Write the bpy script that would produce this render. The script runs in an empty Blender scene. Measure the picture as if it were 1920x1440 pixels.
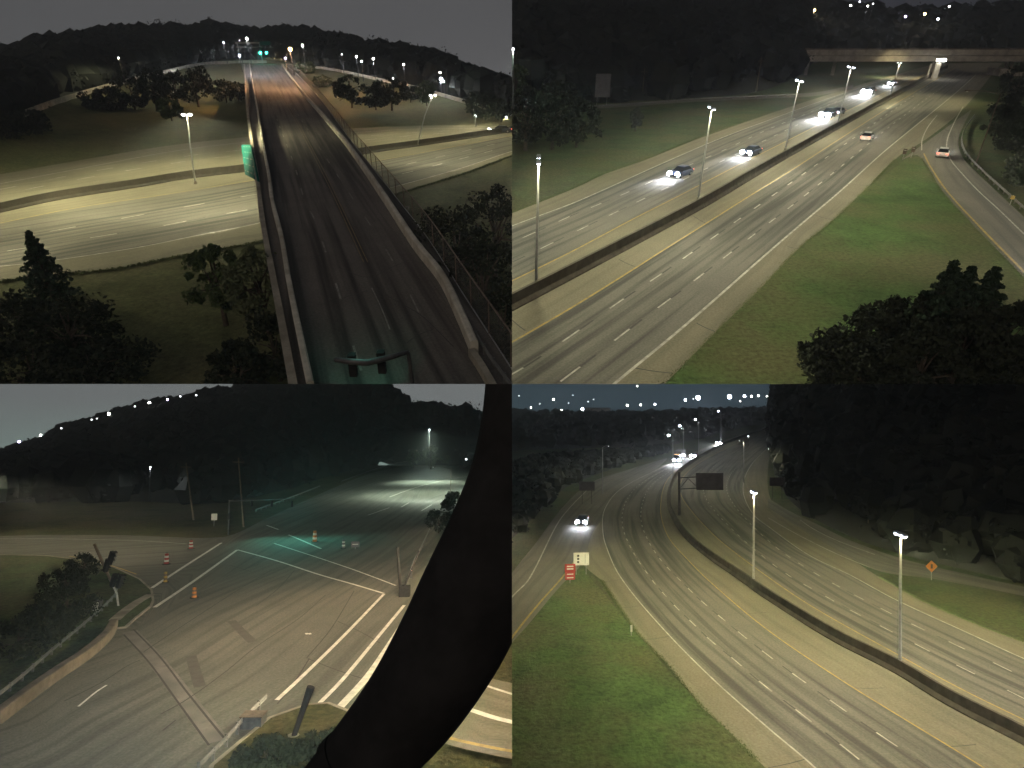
# Four night views of one road interchange, built as four full-size places round one camera.
import bpy, bmesh, math, random
import numpy as np
from mathutils import Vector, Matrix, noise

SC = bpy.context.scene
COL = SC.collection
R = math.radians
F = 1200.0                       # focal length, in photo pixels (photo 1920 x 1440)
EYE = Vector((0, 0, 40))

# ------------------------------------------------------------------ camera, sky, moon, exposure
cam = bpy.data.cameras.new("camera")
cam.sensor_fit = 'HORIZONTAL'
cam.sensor_width = 36.0
cam.lens = 36.0 * F / 1920.0
cam.clip_start = 0.2
cam.clip_end = 9000.0
camo = bpy.data.objects.new("camera", cam)
COL.objects.link(camo)
camo.location = EYE
camo.rotation_euler = (R(90), 0, 0)
SC.camera = camo

MOON_EL, MOON_ROT = R(38), R(200)
world = bpy.data.worlds.new("World")
SC.world = world
world.use_nodes = True
wn, wl = world.node_tree.nodes, world.node_tree.links
wn.clear()
wo = wn.new("ShaderNodeOutputWorld")
wb = wn.new("ShaderNodeBackground")
ws = wn.new("ShaderNodeTexSky")
ws.sky_type = 'NISHITA'
ws.sun_disc = False
ws.sun_elevation = R(4)
ws.sun_rotation = MOON_ROT
wh = wn.new("ShaderNodeHueSaturation")
wh.inputs["Saturation"].default_value = 0.45
wl.new(ws.outputs[0], wh.inputs["Color"])
wl.new(wh.outputs[0], wb.inputs[0])
wb.inputs[1].default_value = 0.055
wl.new(wb.outputs[0], wo.inputs[0])

ml = bpy.data.lights.new("moon", 'SUN')
ml.energy = 0.03
ml.angle = R(0.5)
ml.color = (0.9, 0.95, 1.0)
mo = bpy.data.objects.new("moon", ml)
COL.objects.link(mo)
mo.rotation_euler = (R(52), 0, R(-20))

SC.view_settings.view_transform = 'Standard'
SC.view_settings.look = 'None'
SC.view_settings.exposure = 0.0
SC.view_settings.gamma = 1.0
SC.view_settings.use_curve_mapping = False
SC.cycles.use_denoising = True
SC.cycles.use_adaptive_sampling = True
SC.cycles.adaptive_threshold = 0.03
SC.cycles.max_bounces = 3
SC.cycles.diffuse_bounces = 2
SC.cycles.glossy_bounces = 2
SC.cycles.transparent_max_bounces = 12


# ------------------------------------------------------------------ the four places
class Place:
    """A level place whose ground lies h metres under the eye, seen with its horizon on photo row yh."""
    def __init__(s, key, yh, h, side, half):
        s.key, s.h, s.side, s.half = key, h, side, half
        a = math.atan2(720 - yh, F)
        s.c, s.s = math.cos(a), math.sin(a)
        s.M = Matrix.Translation(EYE) @ Matrix.Rotation(a, 4, 'X') @ Matrix.Translation((0, 0, -h))

    def ray(s, px, py):
        zz = 720 - py
        return Vector((px - 960, s.c * F + s.s * zz, -s.s * F + s.c * zz))

    def at(s, px, py, z=0.0):                 # the point of height z seen there
        d = s.ray(px, py)
        t = (z - s.h) / d.z
        return Vector((d.x * t, d.y * t, z))

    def far(s, px, py, y):                    # the point y metres ahead seen there
        d = s.ray(px, py)
        t = y / d.y
        return Vector((d.x * t, y, s.h + d.z * t))


WEST = Place("west", 45, 18, -1, 1)      # along the bridge
NORTH = Place("north", 15, 24, 1, 1)     # motorway, far overpass
EAST = Place("east", 820, 18, -1, -1)    # the junction
SOUTH = Place("south", 745, 25, 1, -1)   # motorway, curve
OWNER = {}                                # root object name -> place


def crv(pts, n):
    """n samples of a smooth curve through (px, py, z) points."""
    P = [tuple(p) + (0.0,) * (3 - len(p)) for p in pts]
    if len(P) == 2:
        P = [P[0], tuple((P[0][i] + P[1][i]) / 2 for i in range(3)), P[1]]
    A = np.array(P, float)
    seg = np.hypot(np.diff(A[:, 0]), np.diff(A[:, 1]))
    t = np.concatenate([[0], np.cumsum(seg)])
    out = []
    for u in np.linspace(0, t[-1], n):
        k = int(min(max(np.searchsorted(t, u) - 1, 0), len(A) - 2))
        w = (u - t[k]) / max(t[k + 1] - t[k], 1e-9)
        p1, p2 = A[k], A[k + 1]
        dt = max(t[k + 1] - t[k], 1e-9)
        m1 = (A[k + 1] - A[k - 1]) / (t[k + 1] - t[k - 1]) * dt if k > 0 else p2 - p1
        m2 = (A[k + 2] - A[k]) / (t[k + 2] - t[k]) * dt if k + 2 < len(A) else p2 - p1
        h = [2 * w**3 - 3 * w**2 + 1, w**3 - 2 * w**2 + w, -2 * w**3 + 3 * w**2, w**3 - w**2]
        out.append(h[0] * p1 + h[1] * m1 + h[2] * p2 + h[3] * m2)
    return out


def line3(S, pts, n=60, dz=0.0):
    return [S.at(p[0], p[1], p[2]) + Vector((0, 0, dz)) for p in crv(pts, n)]


def even(pts, n):
    """n points spread evenly over the length of a 3-D polyline"""
    A = np.array([tuple(p) for p in pts])
    t = np.concatenate([[0], np.cumsum(np.linalg.norm(np.diff(A, axis=0), axis=1))])
    u = np.linspace(0, t[-1], n)
    return [Vector((np.interp(x, t, A[:, 0]), np.interp(x, t, A[:, 1]), np.interp(x, t, A[:, 2]))) for x in u]


def resample(pts, step):
    """points every `step` metres along a 3-D polyline, with unit directions"""
    out, acc, nxt = [], 0.0, 0.0
    for a, b in zip(pts, pts[1:]):
        L = (b - a).length
        if L < 1e-6:
            continue
        d = (b - a) / L
        while nxt <= acc + L:
            out.append((a + d * (nxt - acc), d))
            nxt += step
        acc += L
    return out


# ------------------------------------------------------------------ materials
MATS = {}


def nmat(name):
    m = bpy.data.materials.new(name)
    m.use_nodes = True
    n = m.node_tree.nodes
    return m, n, m.node_tree.links, n["Principled BSDF"]


def ramp(n, l, fac, c0, c1, p0=0.35, p1=0.65):
    r = n.new("ShaderNodeValToRGB")
    r.color_ramp.elements[0].position = p0
    r.color_ramp.elements[1].position = p1
    r.color_ramp.elements[0].color = (*c0, 1)
    r.color_ramp.elements[1].color = (*c1, 1)
    l.new(fac, r.inputs[0])
    return r.outputs[0]


def surf(name, c0, c1, scale=1.0, rough=0.85, bump=0.0, detail=6, spec=0.3, metal=0.0, dirt=None):
    m, n, l, p = nmat(name)
    tc = n.new("ShaderNodeTexCoord")
    t = n.new("ShaderNodeTexNoise")
    t.inputs["Scale"].default_value = scale
    t.inputs["Detail"].default_value = detail
    t.inputs["Roughness"].default_value = 0.65
    l.new(tc.outputs["Object"], t.inputs["Vector"])
    col = ramp(n, l, t.outputs["Fac"], c0, c1)
    if dirt:
        t2 = n.new("ShaderNodeTexNoise")
        t2.inputs["Scale"].default_value = dirt[1]
        t2.inputs["Detail"].default_value = 4
        l.new(tc.outputs["Object"], t2.inputs["Vector"])
        k = ramp(n, l, t2.outputs["Fac"], (0, 0, 0), (1, 1, 1), 0.45, 0.75)
        mx = n.new("ShaderNodeMix")
        mx.data_type = 'RGBA'
        l.new(k, mx.inputs[0])
        l.new(col, mx.inputs[6])
        mx.inputs[7].default_value = (*dirt[0], 1)
        col = mx.outputs[2]
    l.new(col, p.inputs["Base Color"])
    p.inputs["Roughness"].default_value = rough
    p.inputs["Metallic"].default_value = metal
    p.inputs["Specular IOR Level"].default_value = spec
    if bump:
        b = n.new("ShaderNodeBump")
        b.inputs["Strength"].default_value = bump
        b.inputs["Distance"].default_value = 0.15
        l.new(t.outputs["Fac"], b.inputs["Height"])
        l.new(b.outputs[0], p.inputs["Normal"])
    MATS[name] = m
    return m


def road_mat(name, c0, c1, streak, stain, lane=3.7, joint=6.0):
    """worn pavement: UV is metres along (u) and across (v); wheel tracks run along it"""
    m, n, l, p = nmat(name)
    uv = n.new("ShaderNodeUVMap")
    mp = n.new("ShaderNodeMapping")
    mp.inputs["Scale"].default_value = (0.02, 0.9, 1)
    l.new(uv.outputs[0], mp.inputs[0])
    t1 = n.new("ShaderNodeTexNoise")
    t1.inputs["Scale"].default_value = 1.0
    t1.inputs["Detail"].default_value = 5
    l.new(mp.outputs[0], t1.inputs["Vector"])
    t2 = n.new("ShaderNodeTexNoise")
    t2.inputs["Scale"].default_value = 0.12
    t2.inputs["Detail"].default_value = 8
    t2.inputs["Roughness"].default_value = 0.7
    l.new(uv.outputs[0], t2.inputs["Vector"])
    t3 = n.new("ShaderNodeTexNoise")
    t3.inputs["Scale"].default_value = 5.0
    t3.inputs["Detail"].default_value = 4
    l.new(uv.outputs[0], t3.inputs["Vector"])
    base = ramp(n, l, t2.outputs["Fac"], c0, c1, 0.3, 0.7)
    k = ramp(n, l, t1.outputs["Fac"], (0, 0, 0), (1, 1, 1), 0.46, 0.62)
    mx = n.new("ShaderNodeMix")
    mx.data_type = 'RGBA'
    mul = n.new("ShaderNodeMath")
    mul.operation = 'MULTIPLY'
    l.new(k, mul.inputs[0])
    mul.inputs[1].default_value = streak
    l.new(mul.outputs[0], mx.inputs[0])
    l.new(base, mx.inputs[6])
    mx.inputs[7].default_value = (*stain, 1)
    g = n.new("ShaderNodeMix")
    g.data_type = 'RGBA'
    g.blend_type = 'MULTIPLY'
    g.inputs[0].default_value = 1.0
    l.new(mx.outputs[2], g.inputs[6])
    gr = ramp(n, l, t3.outputs["Fac"], (0.78, 0.78, 0.78), (1.1, 1.1, 1.1), 0.3, 0.7)
    l.new(gr, g.inputs[7])
    l.new(g.outputs[2], p.inputs["Base Color"])
    p.inputs["Roughness"].default_value = 0.92
    p.inputs["Specular IOR Level"].default_value = 0.12
    MATS[name] = m
    return m


def grass_mat(name, c0, c1, c2):
    m, n, l, p = nmat(name)
    tc = n.new("ShaderNodeTexCoord")

    def nz(s, d=5, r=0.6):
        t = n.new("ShaderNodeTexNoise")
        t.inputs["Scale"].default_value = s
        t.inputs["Detail"].default_value = d
        t.inputs["Roughness"].default_value = r
        l.new(tc.outputs["Object"], t.inputs["Vector"])
        return t.outputs["Fac"]
    a = ramp(n, l, nz(0.25, 7, 0.7), c0, c1, 0.35, 0.65)
    k = ramp(n, l, nz(0.07, 4), (0, 0, 0), (1, 1, 1), 0.42, 0.62)
    mx = n.new("ShaderNodeMix")
    mx.data_type = 'RGBA'
    l.new(k, mx.inputs[0])
    l.new(a, mx.inputs[6])
    mx.inputs[7].default_value = (*c2, 1)
    fine = nz(2.2, 6, 0.75)
    g = n.new("ShaderNodeMix")
    g.data_type = 'RGBA'
    g.blend_type = 'MULTIPLY'
    g.inputs[0].default_value = 1.0
    l.new(mx.outputs[2], g.inputs[6])
    l.new(ramp(n, l, fine, (0.45, 0.45, 0.45), (1.35, 1.35, 1.35), 0.3, 0.7), g.inputs[7])
    l.new(g.outputs[2], p.inputs["Base Color"])
    p.inputs["Roughness"].default_value = 1.0
    p.inputs["Specular IOR Level"].default_value = 0.05
    b = n.new("ShaderNodeBump")
    b.inputs["Strength"].default_value = 0.8
    b.inputs["Distance"].default_value = 0.25
    l.new(fine, b.inputs["Height"])
    l.new(b.outputs[0], p.inputs["Normal"])
    MATS[name] = m


def leaf_mat(name, c0, c1, scale=0.6):
    m = surf(name, c0, c1, scale, 0.8, 0.0, 4, 0.15)
    return m


def glow(name, col, strength):
    m, n, l, p = nmat(name)
    p.inputs["Base Color"].default_value = (*col, 1)
    p.inputs["Emission Color"].default_value = (*col, 1)
    p.inputs["Emission Strength"].default_value = strength
    MATS[name] = m


def glossy(name, c, rough=0.3, metal=0.0, coat=0.0):
    m = surf(name, tuple(x * 0.85 for x in c), c, 3.0, rough, 0.0, 3, 0.5, metal)
    m.node_tree.nodes["Principled BSDF"].inputs["Coat Weight"].default_value = coat


def mesh_mat(name, c, solid):
    m, n, l, p = nmat(name)
    p.inputs["Base Color"].default_value = (*c, 1)
    p.inputs["Metallic"].default_value = 0.6
    p.inputs["Roughness"].default_value = 0.5
    p.inputs["Alpha"].default_value = solid
    MATS[name] = m


def sky_mat(name, low, high, k):
    """night sky glow: brighter near the horizon (object height), dim above"""
    m, n, l, p = nmat(name)
    n.remove(p)
    tc = n.new("ShaderNodeTexCoord")
    sp = n.new("ShaderNodeSeparateXYZ")
    l.new(tc.outputs["Object"], sp.inputs[0])
    mr = n.new("ShaderNodeMapRange")
    mr.inputs["From Min"].default_value = -200
    mr.inputs["From Max"].default_value = k
    l.new(sp.outputs["Z"], mr.inputs["Value"])
    t = n.new("ShaderNodeTexNoise")
    t.inputs["Scale"].default_value = 0.0012
    t.inputs["Detail"].default_value = 3
    l.new(tc.outputs["Object"], t.inputs["Vector"])
    ad = n.new("ShaderNodeMath")
    ad.operation = 'MULTIPLY_ADD'
    l.new(t.outputs["Fac"], ad.inputs[0])
    ad.inputs[1].default_value = 0.5
    l.new(mr.outputs[0], ad.inputs[2])
    col = ramp(n, l, ad.outputs[0], low, high, 0.25, 1.1 if False else 1.0)
    e = n.new("ShaderNodeEmission")
    l.new(col, e.inputs[0])
    o = n["Material Output"]
    l.new(e.outputs[0], o.inputs[0])
    MATS[name] = m


road_mat("concrete_road", (0.18, 0.167, 0.120), (0.24, 0.222, 0.162), 0.5, (0.135, 0.125, 0.094))
road_mat("lane_road", (0.145, 0.14, 0.122), (0.20, 0.19, 0.165), 0.95, (0.075, 0.075, 0.068))
road_mat("grey_road", (0.15, 0.145, 0.125), (0.21, 0.20, 0.17), 0.6, (0.10, 0.10, 0.09))
road_mat("bridge_road", (0.11, 0.099, 0.09), (0.17, 0.152, 0.138), 0.95, (0.05, 0.046, 0.043))
road_mat("junction_road", (0.135, 0.137, 0.118), (0.195, 0.195, 0.168), 0.6, (0.085, 0.086, 0.078))
grass_mat("grass", (0.035, 0.062, 0.022), (0.075, 0.115, 0.042), (0.095, 0.10, 0.045))
grass_mat("grass_green", (0.045, 0.07, 0.034), (0.085, 0.125, 0.055), (0.10, 0.10, 0.05))
grass_mat("grass_dry", (0.045, 0.052, 0.022), (0.095, 0.10, 0.042), (0.10, 0.09, 0.048))
grass_mat("grass_bank", (0.07, 0.08, 0.035), (0.13, 0.14, 0.065), (0.13, 0.125, 0.065))
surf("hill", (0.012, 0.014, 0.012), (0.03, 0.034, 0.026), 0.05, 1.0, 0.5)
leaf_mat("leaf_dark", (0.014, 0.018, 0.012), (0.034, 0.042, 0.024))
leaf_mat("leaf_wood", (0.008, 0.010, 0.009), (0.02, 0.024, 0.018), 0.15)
grass_mat("grass_lush", (0.055, 0.095, 0.034), (0.10, 0.165, 0.056), (0.12, 0.125, 0.06))
surf("dark_concrete", (0.06, 0.05, 0.038), (0.105, 0.09, 0.07), 1.2, 0.9, 0.2, 8, 0.2, 0, ((0.04, 0.034, 0.026), 0.5))
surf("shaded_concrete", (0.028, 0.024, 0.018), (0.05, 0.043, 0.033), 1.2, 0.9, 0.2, 8)  # shade on the barrier's unlit faces put into a darker colour
surf("painted_shadow", (0.075, 0.072, 0.065), (0.10, 0.096, 0.086), 1.2, 0.85)  # shadow tone for the dark marks painted on the junction
surf("worn_joint", (0.15, 0.145, 0.135), (0.24, 0.23, 0.21), 1.0, 0.85, 0.1, 8, 0.2, 0, ((0.10, 0.10, 0.09), 0.5))
leaf_mat("leaf_grass", (0.09, 0.12, 0.05), (0.17, 0.20, 0.09), 1.2)
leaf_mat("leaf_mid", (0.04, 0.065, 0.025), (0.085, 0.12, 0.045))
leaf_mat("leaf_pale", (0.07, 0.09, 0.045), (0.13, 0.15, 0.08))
leaf_mat("needle", (0.025, 0.045, 0.03), (0.05, 0.08, 0.045))
surf("bark", (0.05, 0.038, 0.028), (0.10, 0.08, 0.06), 4.0, 0.95, 0.4)
surf("concrete", (0.24, 0.22, 0.18), (0.36, 0.33, 0.27), 0.8, 0.9, 0.2, 8, 0.2, 0, ((0.14, 0.125, 0.10), 0.35))
surf("old_concrete", (0.13, 0.115, 0.09), (0.20, 0.175, 0.14), 1.2, 0.9, 0.2, 8, 0.2, 0, ((0.08, 0.07, 0.055), 0.5))
surf("pale_concrete", (0.40, 0.38, 0.32), (0.55, 0.52, 0.45), 1.0, 0.85, 0.1, 6, 0.2, 0, ((0.25, 0.22, 0.17), 0.4))
surf("galvanised", (0.30, 0.31, 0.31), (0.42, 0.43, 0.43), 2.0, 0.45, 0, 3, 0.5, 0.6)
surf("fresh_paint", (0.55, 0.54, 0.50), (0.82, 0.80, 0.75), 1.4, 0.6, 0, 8, 0.3)
surf("faded_white", (0.13, 0.125, 0.115), (0.30, 0.29, 0.265), 0.9, 0.95, 0, 8, 0.02)
surf("faded_yellow", (0.12, 0.095, 0.055), (0.25, 0.185, 0.08), 0.9, 0.7, 0, 8)
surf("steel_rail", (0.13, 0.13, 0.125), (0.21, 0.21, 0.20), 2.0, 0.55, 0, 3, 0.5, 0.5)
surf("white_paint", (0.24, 0.23, 0.205), (0.54, 0.52, 0.47), 0.9, 0.6, 0, 8, 0.3)
surf("yellow_paint", (0.24, 0.175, 0.05), (0.46, 0.31, 0.06), 1.2, 0.6, 0, 8, 0.3)
surf("black_paint", (0.03, 0.03, 0.028), (0.06, 0.058, 0.05), 1.6, 0.7, 0, 8, 0.3)
surf("crack_seal", (0.03, 0.028, 0.026), (0.05, 0.046, 0.042), 1.6, 0.7)
surf("black_metal", (0.020, 0.020, 0.021), (0.030, 0.030, 0.031), 3.0, 0.95, 0, 3, 0.05)
surf("steel_dark", (0.06, 0.06, 0.065), (0.11, 0.11, 0.115), 2.0, 0.55, 0, 3, 0.4, 0.4)
surf("rust_steel", (0.10, 0.07, 0.055), (0.17, 0.13, 0.10), 2.0, 0.7, 0, 5, 0.3)
surf("sign_green", (0.0, 0.075, 0.06), (0.0, 0.10, 0.08), 1.0, 0.95, 0, 3, 0.02)
surf("sign_red", (0.33, 0.035, 0.03), (0.43, 0.05, 0.045), 1.0, 0.45)
surf("sign_white", (0.6, 0.6, 0.55), (0.75, 0.75, 0.7), 1.0, 0.45)
surf("sign_back", (0.10, 0.10, 0.115), (0.15, 0.15, 0.165), 0.8, 0.6, 0, 4, 0.4, 0.3)
surf("sign_black", (0.015, 0.015, 0.015), (0.03, 0.03, 0.03), 1.0, 0.5)
surf("orange", (0.38, 0.14, 0.025), (0.5, 0.19, 0.035), 1.0, 0.5)
surf("wood_pole", (0.09, 0.07, 0.05), (0.17, 0.14, 0.10), 3.0, 0.9, 0.3)
surf("wall_paint", (0.25, 0.24, 0.22), (0.33, 0.31, 0.28), 0.3, 0.85)
surf("roof_felt", (0.06, 0.055, 0.05), (0.10, 0.09, 0.085), 1.0, 0.9)
surf("rubber", (0.012, 0.012, 0.012), (0.02, 0.02, 0.02), 4.0, 0.8)
glossy("car_white", (0.72, 0.72, 0.72), 0.3, 0, 0.6)
glossy("car_silver", (0.42, 0.43, 0.45), 0.3, 0.5, 0.6)
glossy("car_dark", (0.03, 0.035, 0.05), 0.3, 0.2, 0.6)
glossy("car_blue", (0.05, 0.07, 0.16), 0.3, 0.2, 0.6)
glossy("glass_dark", (0.012, 0.014, 0.016), 0.08)
glossy("rim", (0.45, 0.45, 0.46), 0.35, 0.9)
mesh_mat("chain_link", (0.16, 0.155, 0.15), 0.38)
glow("lens_white", (1.0, 0.97, 0.88), 40)
glow("lens_blue", (0.78, 0.82, 1.0), 40)
glow("lens_violet", (0.65, 0.55, 1.0), 22)
glow("lens_orange", (1.0, 0.62, 0.22), 40)
glow("lens_dim", (0.9, 0.95, 1.0), 5)
glow("lens_green", (0.05, 1.0, 0.62), 14)
glow("headlamp", (0.84, 0.87, 1.0), 120)
glow("tail_red", (1.0, 0.12, 0.08), 6)
glow("tail_hot", (1.0, 0.62, 0.6), 6)
glow("amber", (1.0, 0.55, 0.2), 8)
sky_mat("sky_west", (0.16, 0.155, 0.158), (0.10, 0.099, 0.105), 1500)
sky_mat("sky_north", (0.04, 0.04, 0.052), (0.02, 0.02, 0.03), 1500)
sky_mat("sky_east", (0.34, 0.46, 0.41), (0.27, 0.285, 0.285), 420)
sky_mat("sky_south", (0.05, 0.085, 0.108), (0.026, 0.045, 0.062), 900)


# ------------------------------------------------------------------ mesh helpers
class MB:
    def __init__(s):
        s.v, s.f, s.uv = [], [], None

    def add(s, vs, fs):
        o = len(s.v)
        s.v += [tuple(v) for v in vs]
        s.f += [tuple(i + o for i in f) for f in fs]
        return s

    def box(s, c, d, rz=0.0, top=(1, 1), M=None):
        x, y, z = d[0] / 2, d[1] / 2, d[2] / 2
        vs = []
        for sz in (-1, 1):
            tx, ty = top if sz > 0 else (1, 1)
            for sx, sy in ((-1, -1), (1, -1), (1, 1), (-1, 1)):
                vs.append(Vector((sx * x * tx, sy * y * ty, sz * z)))
        m = M or (Matrix.Translation(c) @ Matrix.Rotation(rz, 4, 'Z'))
        return s.add([m @ v for v in vs], [(3, 2, 1, 0), (4, 5, 6, 7), (0, 1, 5, 4), (1, 2, 6, 5), (2, 3, 7, 6), (3, 0, 4, 7)])

    def tube(s, pts, rad, n=8, cap=True):
        pts = [Vector(p) for p in pts]
        if not hasattr(rad, '__len__'):
            rad = [rad] * len(pts)
        o = len(s.v)
        a = None
        for i, p in enumerate(pts):
            d = (pts[min(i + 1, len(pts) - 1)] - pts[max(i - 1, 0)]).normalized()
            if a is None:
                a = (Vector((1, 0, 0)) if abs(d.z) > 0.7 else Vector((0, 0, 1))).cross(d).normalized()
            else:
                a = (a - d * a.dot(d)).normalized()
            b = d.cross(a)
            for k in range(n):
                t = 2 * math.pi * k / n
                s.v.append(tuple(p + (a * math.cos(t) + b * math.sin(t)) * rad[i]))
        for i in range(len(pts) - 1):
            for k in range(n):
                q, r = o + i * n, o + (i + 1) * n
                s.f.append((q + k, q + (k + 1) % n, r + (k + 1) % n, r + k))
        if cap:
            s.f.append(tuple(o + k for k in range(n))[::-1])
            s.f.append(tuple(o + (len(pts) - 1) * n + k for k in range(n)))
        return s

    def ball(s, c, r, n=8, sz=1.0):
        c = Vector(c)
        rings = n // 2
        vs, fs = [], []
        for i in range(rings + 1):
            a = math.pi * i / rings
            for k in range(n):
                b = 2 * math.pi * k / n
                vs.append(c + Vector((math.sin(a) * math.cos(b), math.sin(a) * math.sin(b), math.cos(a) * sz)) * r)
        for i in range(rings):
            for k in range(n):
                fs.append((i * n + k, (i + 1) * n + k, (i + 1) * n + (k + 1) % n, i * n + (k + 1) % n))
        return s.add(vs, fs)

    def sweep(s, pts, prof, closed=True):
        """prof: (offset to the right, height) polygon, carried along 3-D pts"""
        o, n = len(s.v), len(prof)
        for i, p in enumerate(pts):
            d = pts[min(i + 1, len(pts) - 1)] - pts[max(i - 1, 0)]
            d = Vector((d.x, d.y, 0)).normalized()
            r = Vector((d.y, -d.x, 0))
            for a, b in prof:
                s.v.append(tuple(p + r * a + Vector((0, 0, b))))
        m = n if closed else n - 1
        for i in range(len(pts) - 1):
            for k in range(m):
                q, r2 = o + i * n, o + (i + 1) * n
                s.f.append((q + k, r2 + k, r2 + (k + 1) % n, q + (k + 1) % n))
        if closed:
            s.f.append(tuple(o + k for k in range(n)))
            s.f.append(tuple(o + (len(pts) - 1) * n + k for k in range(n))[::-1])
        return s

    def mesh(s, name, mat):
        me = bpy.data.meshes.new(name)
        me.from_pydata(s.v, [], s.f)
        if s.uv is not None:
            u = me.uv_layers.new(name="UVMap")
            for lp in me.loops:
                u.data[lp.index].uv = s.uv[lp.vertex_index]
        me.materials.append(MATS[mat])
        return me

    def build(s, name, mat, parent=None, M=None, S=None, smooth=False):
        me = s.mesh(name, mat)
        if smooth:
            me.polygons.foreach_set("use_smooth", [True] * len(me.polygons))
        o = bpy.data.objects.new(name, me)
        COL.objects.link(o)
        if parent is not None:
            o.parent = parent
        else:
            o.matrix_world = M if M is not None else S.M
        if S is not None and parent is None:
            OWNER[o.name] = S
        return o


def tag(o, label=None, cat=None, group=None, kind=None):
    if label:
        o["label"] = label
    if cat:
        o["category"] = cat
    if group:
        o["group"] = group
    if kind:
        o["kind"] = kind
    return o


def thing(S, name, label, cat, p, rz=0.0, group=None, scale=1.0):
    o = bpy.data.objects.new(name, None)
    o.empty_display_size = 0.3
    COL.objects.link(o)
    o.matrix_world = S.M @ Matrix.Translation(p) @ Matrix.Rotation(rz, 4, 'Z') @ Matrix.Scale(scale, 4)
    OWNER[o.name] = S
    return tag(o, label, cat, group)


def child(name, me, parent, M=None):
    o = bpy.data.objects.new(name, me)
    COL.objects.link(o)
    o.parent = parent
    if M is not None:
        o.matrix_basis = M
    return o


def spot(parent, loc, energy, col, angle=150, blend=0.7, size=0.25, rot=(0, 0, 0), name="lamp_light"):
    l = bpy.data.lights.new(name, 'SPOT')
    l.energy, l.color = energy, col
    l.spot_size, l.spot_blend, l.shadow_soft_size = R(angle), blend, size
    o = bpy.data.objects.new(name, l)
    COL.objects.link(o)
    o.parent = parent
    o.location = loc
    o.rotation_euler = rot
    return o


# light distribution of a road luminaire: strongest at 60-68 degrees from straight down, nothing above 85
_ang = list(range(0, 181, 5))
_cd = []
for _a in _ang:
    if _a <= 65:
        _v = 100.0 / max(math.cos(R(_a)), .3) ** 2.9
    elif _a < 85:
        _v = 100.0 / math.cos(R(65)) ** 2.9 * (85 - _a) / 20.0
    else:
        _v = 0.0
    _cd.append(_v)
IES = bpy.data.texts.new("road_luminaire")
IES.write("IESNA:LM-63-2002\nTILT=NONE\n1 1000 1 %d 1 1 2 0 0 0\n1 1 0\n%s\n0\n%s\n" % (
    len(_ang), " ".join(str(a) for a in _ang), " ".join("%.2f" % c for c in _cd)))


def lamp(parent, loc, energy, col, name="lamp_light", size=0.2):
    """a road lamp: point light with the wide downward spread of a luminaire"""
    l = bpy.data.lights.new(name, 'POINT')
    l.energy, l.color, l.shadow_soft_size = energy, col, size
    l.use_nodes = True
    n, k = l.node_tree.nodes, l.node_tree.links
    ie = n.new("ShaderNodeTexIES")
    ie.mode = 'INTERNAL'
    ie.ies = IES
    ie.inputs["Strength"].default_value = IES_K
    em = n["Emission"]
    k.new(ie.outputs["Fac"], em.inputs["Strength"])
    o = bpy.data.objects.new(name, l)
    COL.objects.link(o)
    o.parent = parent
    o.location = loc
    return o


IES_K = 0.0205


def lanes(S, a, b, parent, dz, mat="lane_road"):
    """the worn travel lanes of a carriageway, between its two edge lines"""
    return sheet(S, "lane_surface", [a, b], mat, 130, 6, None, dz, parent=parent)


def sheet(S, name, curves, mat, n=60, m=6, kind="structure", dz=0.0, fn=None, parent=None, smooth=True):
    """a surface lofted over pixel curves (px, py, z); fn curves may already be lists of Vectors"""
    C = []
    for c in curves:
        C.append([Vector(v) for v in c] if isinstance(c[0], Vector) else even(line3(S, c, 240), n))
    mb = MB()
    mb.uv = []
    rows = []
    for a, b in zip(C, C[1:]):
        for j in range(m):
            rows.append([p.lerp(q, j / m) for p, q in zip(a, b)])
    rows.append(C[-1])
    nn = len(rows[0])
    mid = rows[len(rows) // 2]
    along = [0.0]
    for p, q in zip(mid, mid[1:]):
        along.append(along[-1] + (q - p).length)
    for r in rows:
        for i, p in enumerate(r):
            z = dz + (fn(p) if fn else 0.0)
            mb.v.append((p.x, p.y, p.z + z))
            # across distance, square to the line of travel
            d = mid[min(i + 1, nn - 1)] - mid[max(i - 1, 0)]
            d = Vector((d.x, d.y, 0)).normalized()
            w = p - mid[i]
            mb.uv.append((along[i] + w.dot(d), w.dot(Vector((d.y, -d.x, 0)))))
    for j in range(len(rows) - 1):
        for i in range(nn - 1):
            a = j * nn + i
            mb.f.append((a, a + 1, a + nn + 1, a + nn))
    o = mb.build(name, mat, parent, S=S, smooth=smooth)
    if kind:
        o["kind"] = kind
    # face up
    me = o.data
    up = sum(p.normal.z * p.area for p in me.polygons)
    if up < 0:
        me.flip_normals()
    return o


def strip(S, name, pts, width, mat, parent, dz=0.02, n=60):
    """a painted line lying on its road"""
    P = pts if isinstance(pts[0], Vector) else line3(S, pts, n)
    mb = MB()
    for i, p in enumerate(P):
        d = P[min(i + 1, len(P) - 1)] - P[max(i - 1, 0)]
        r = Vector((d.y, -d.x, 0)).normalized() * (width / 2)
        mb.v += [tuple(p + r + Vector((0, 0, dz))), tuple(p - r + Vector((0, 0, dz)))]
    mb.f = [(2 * i, 2 * i + 2, 2 * i + 3, 2 * i + 1) for i in range(len(P) - 1)]
    return mb.build(name, mat, parent, S=S)


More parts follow.
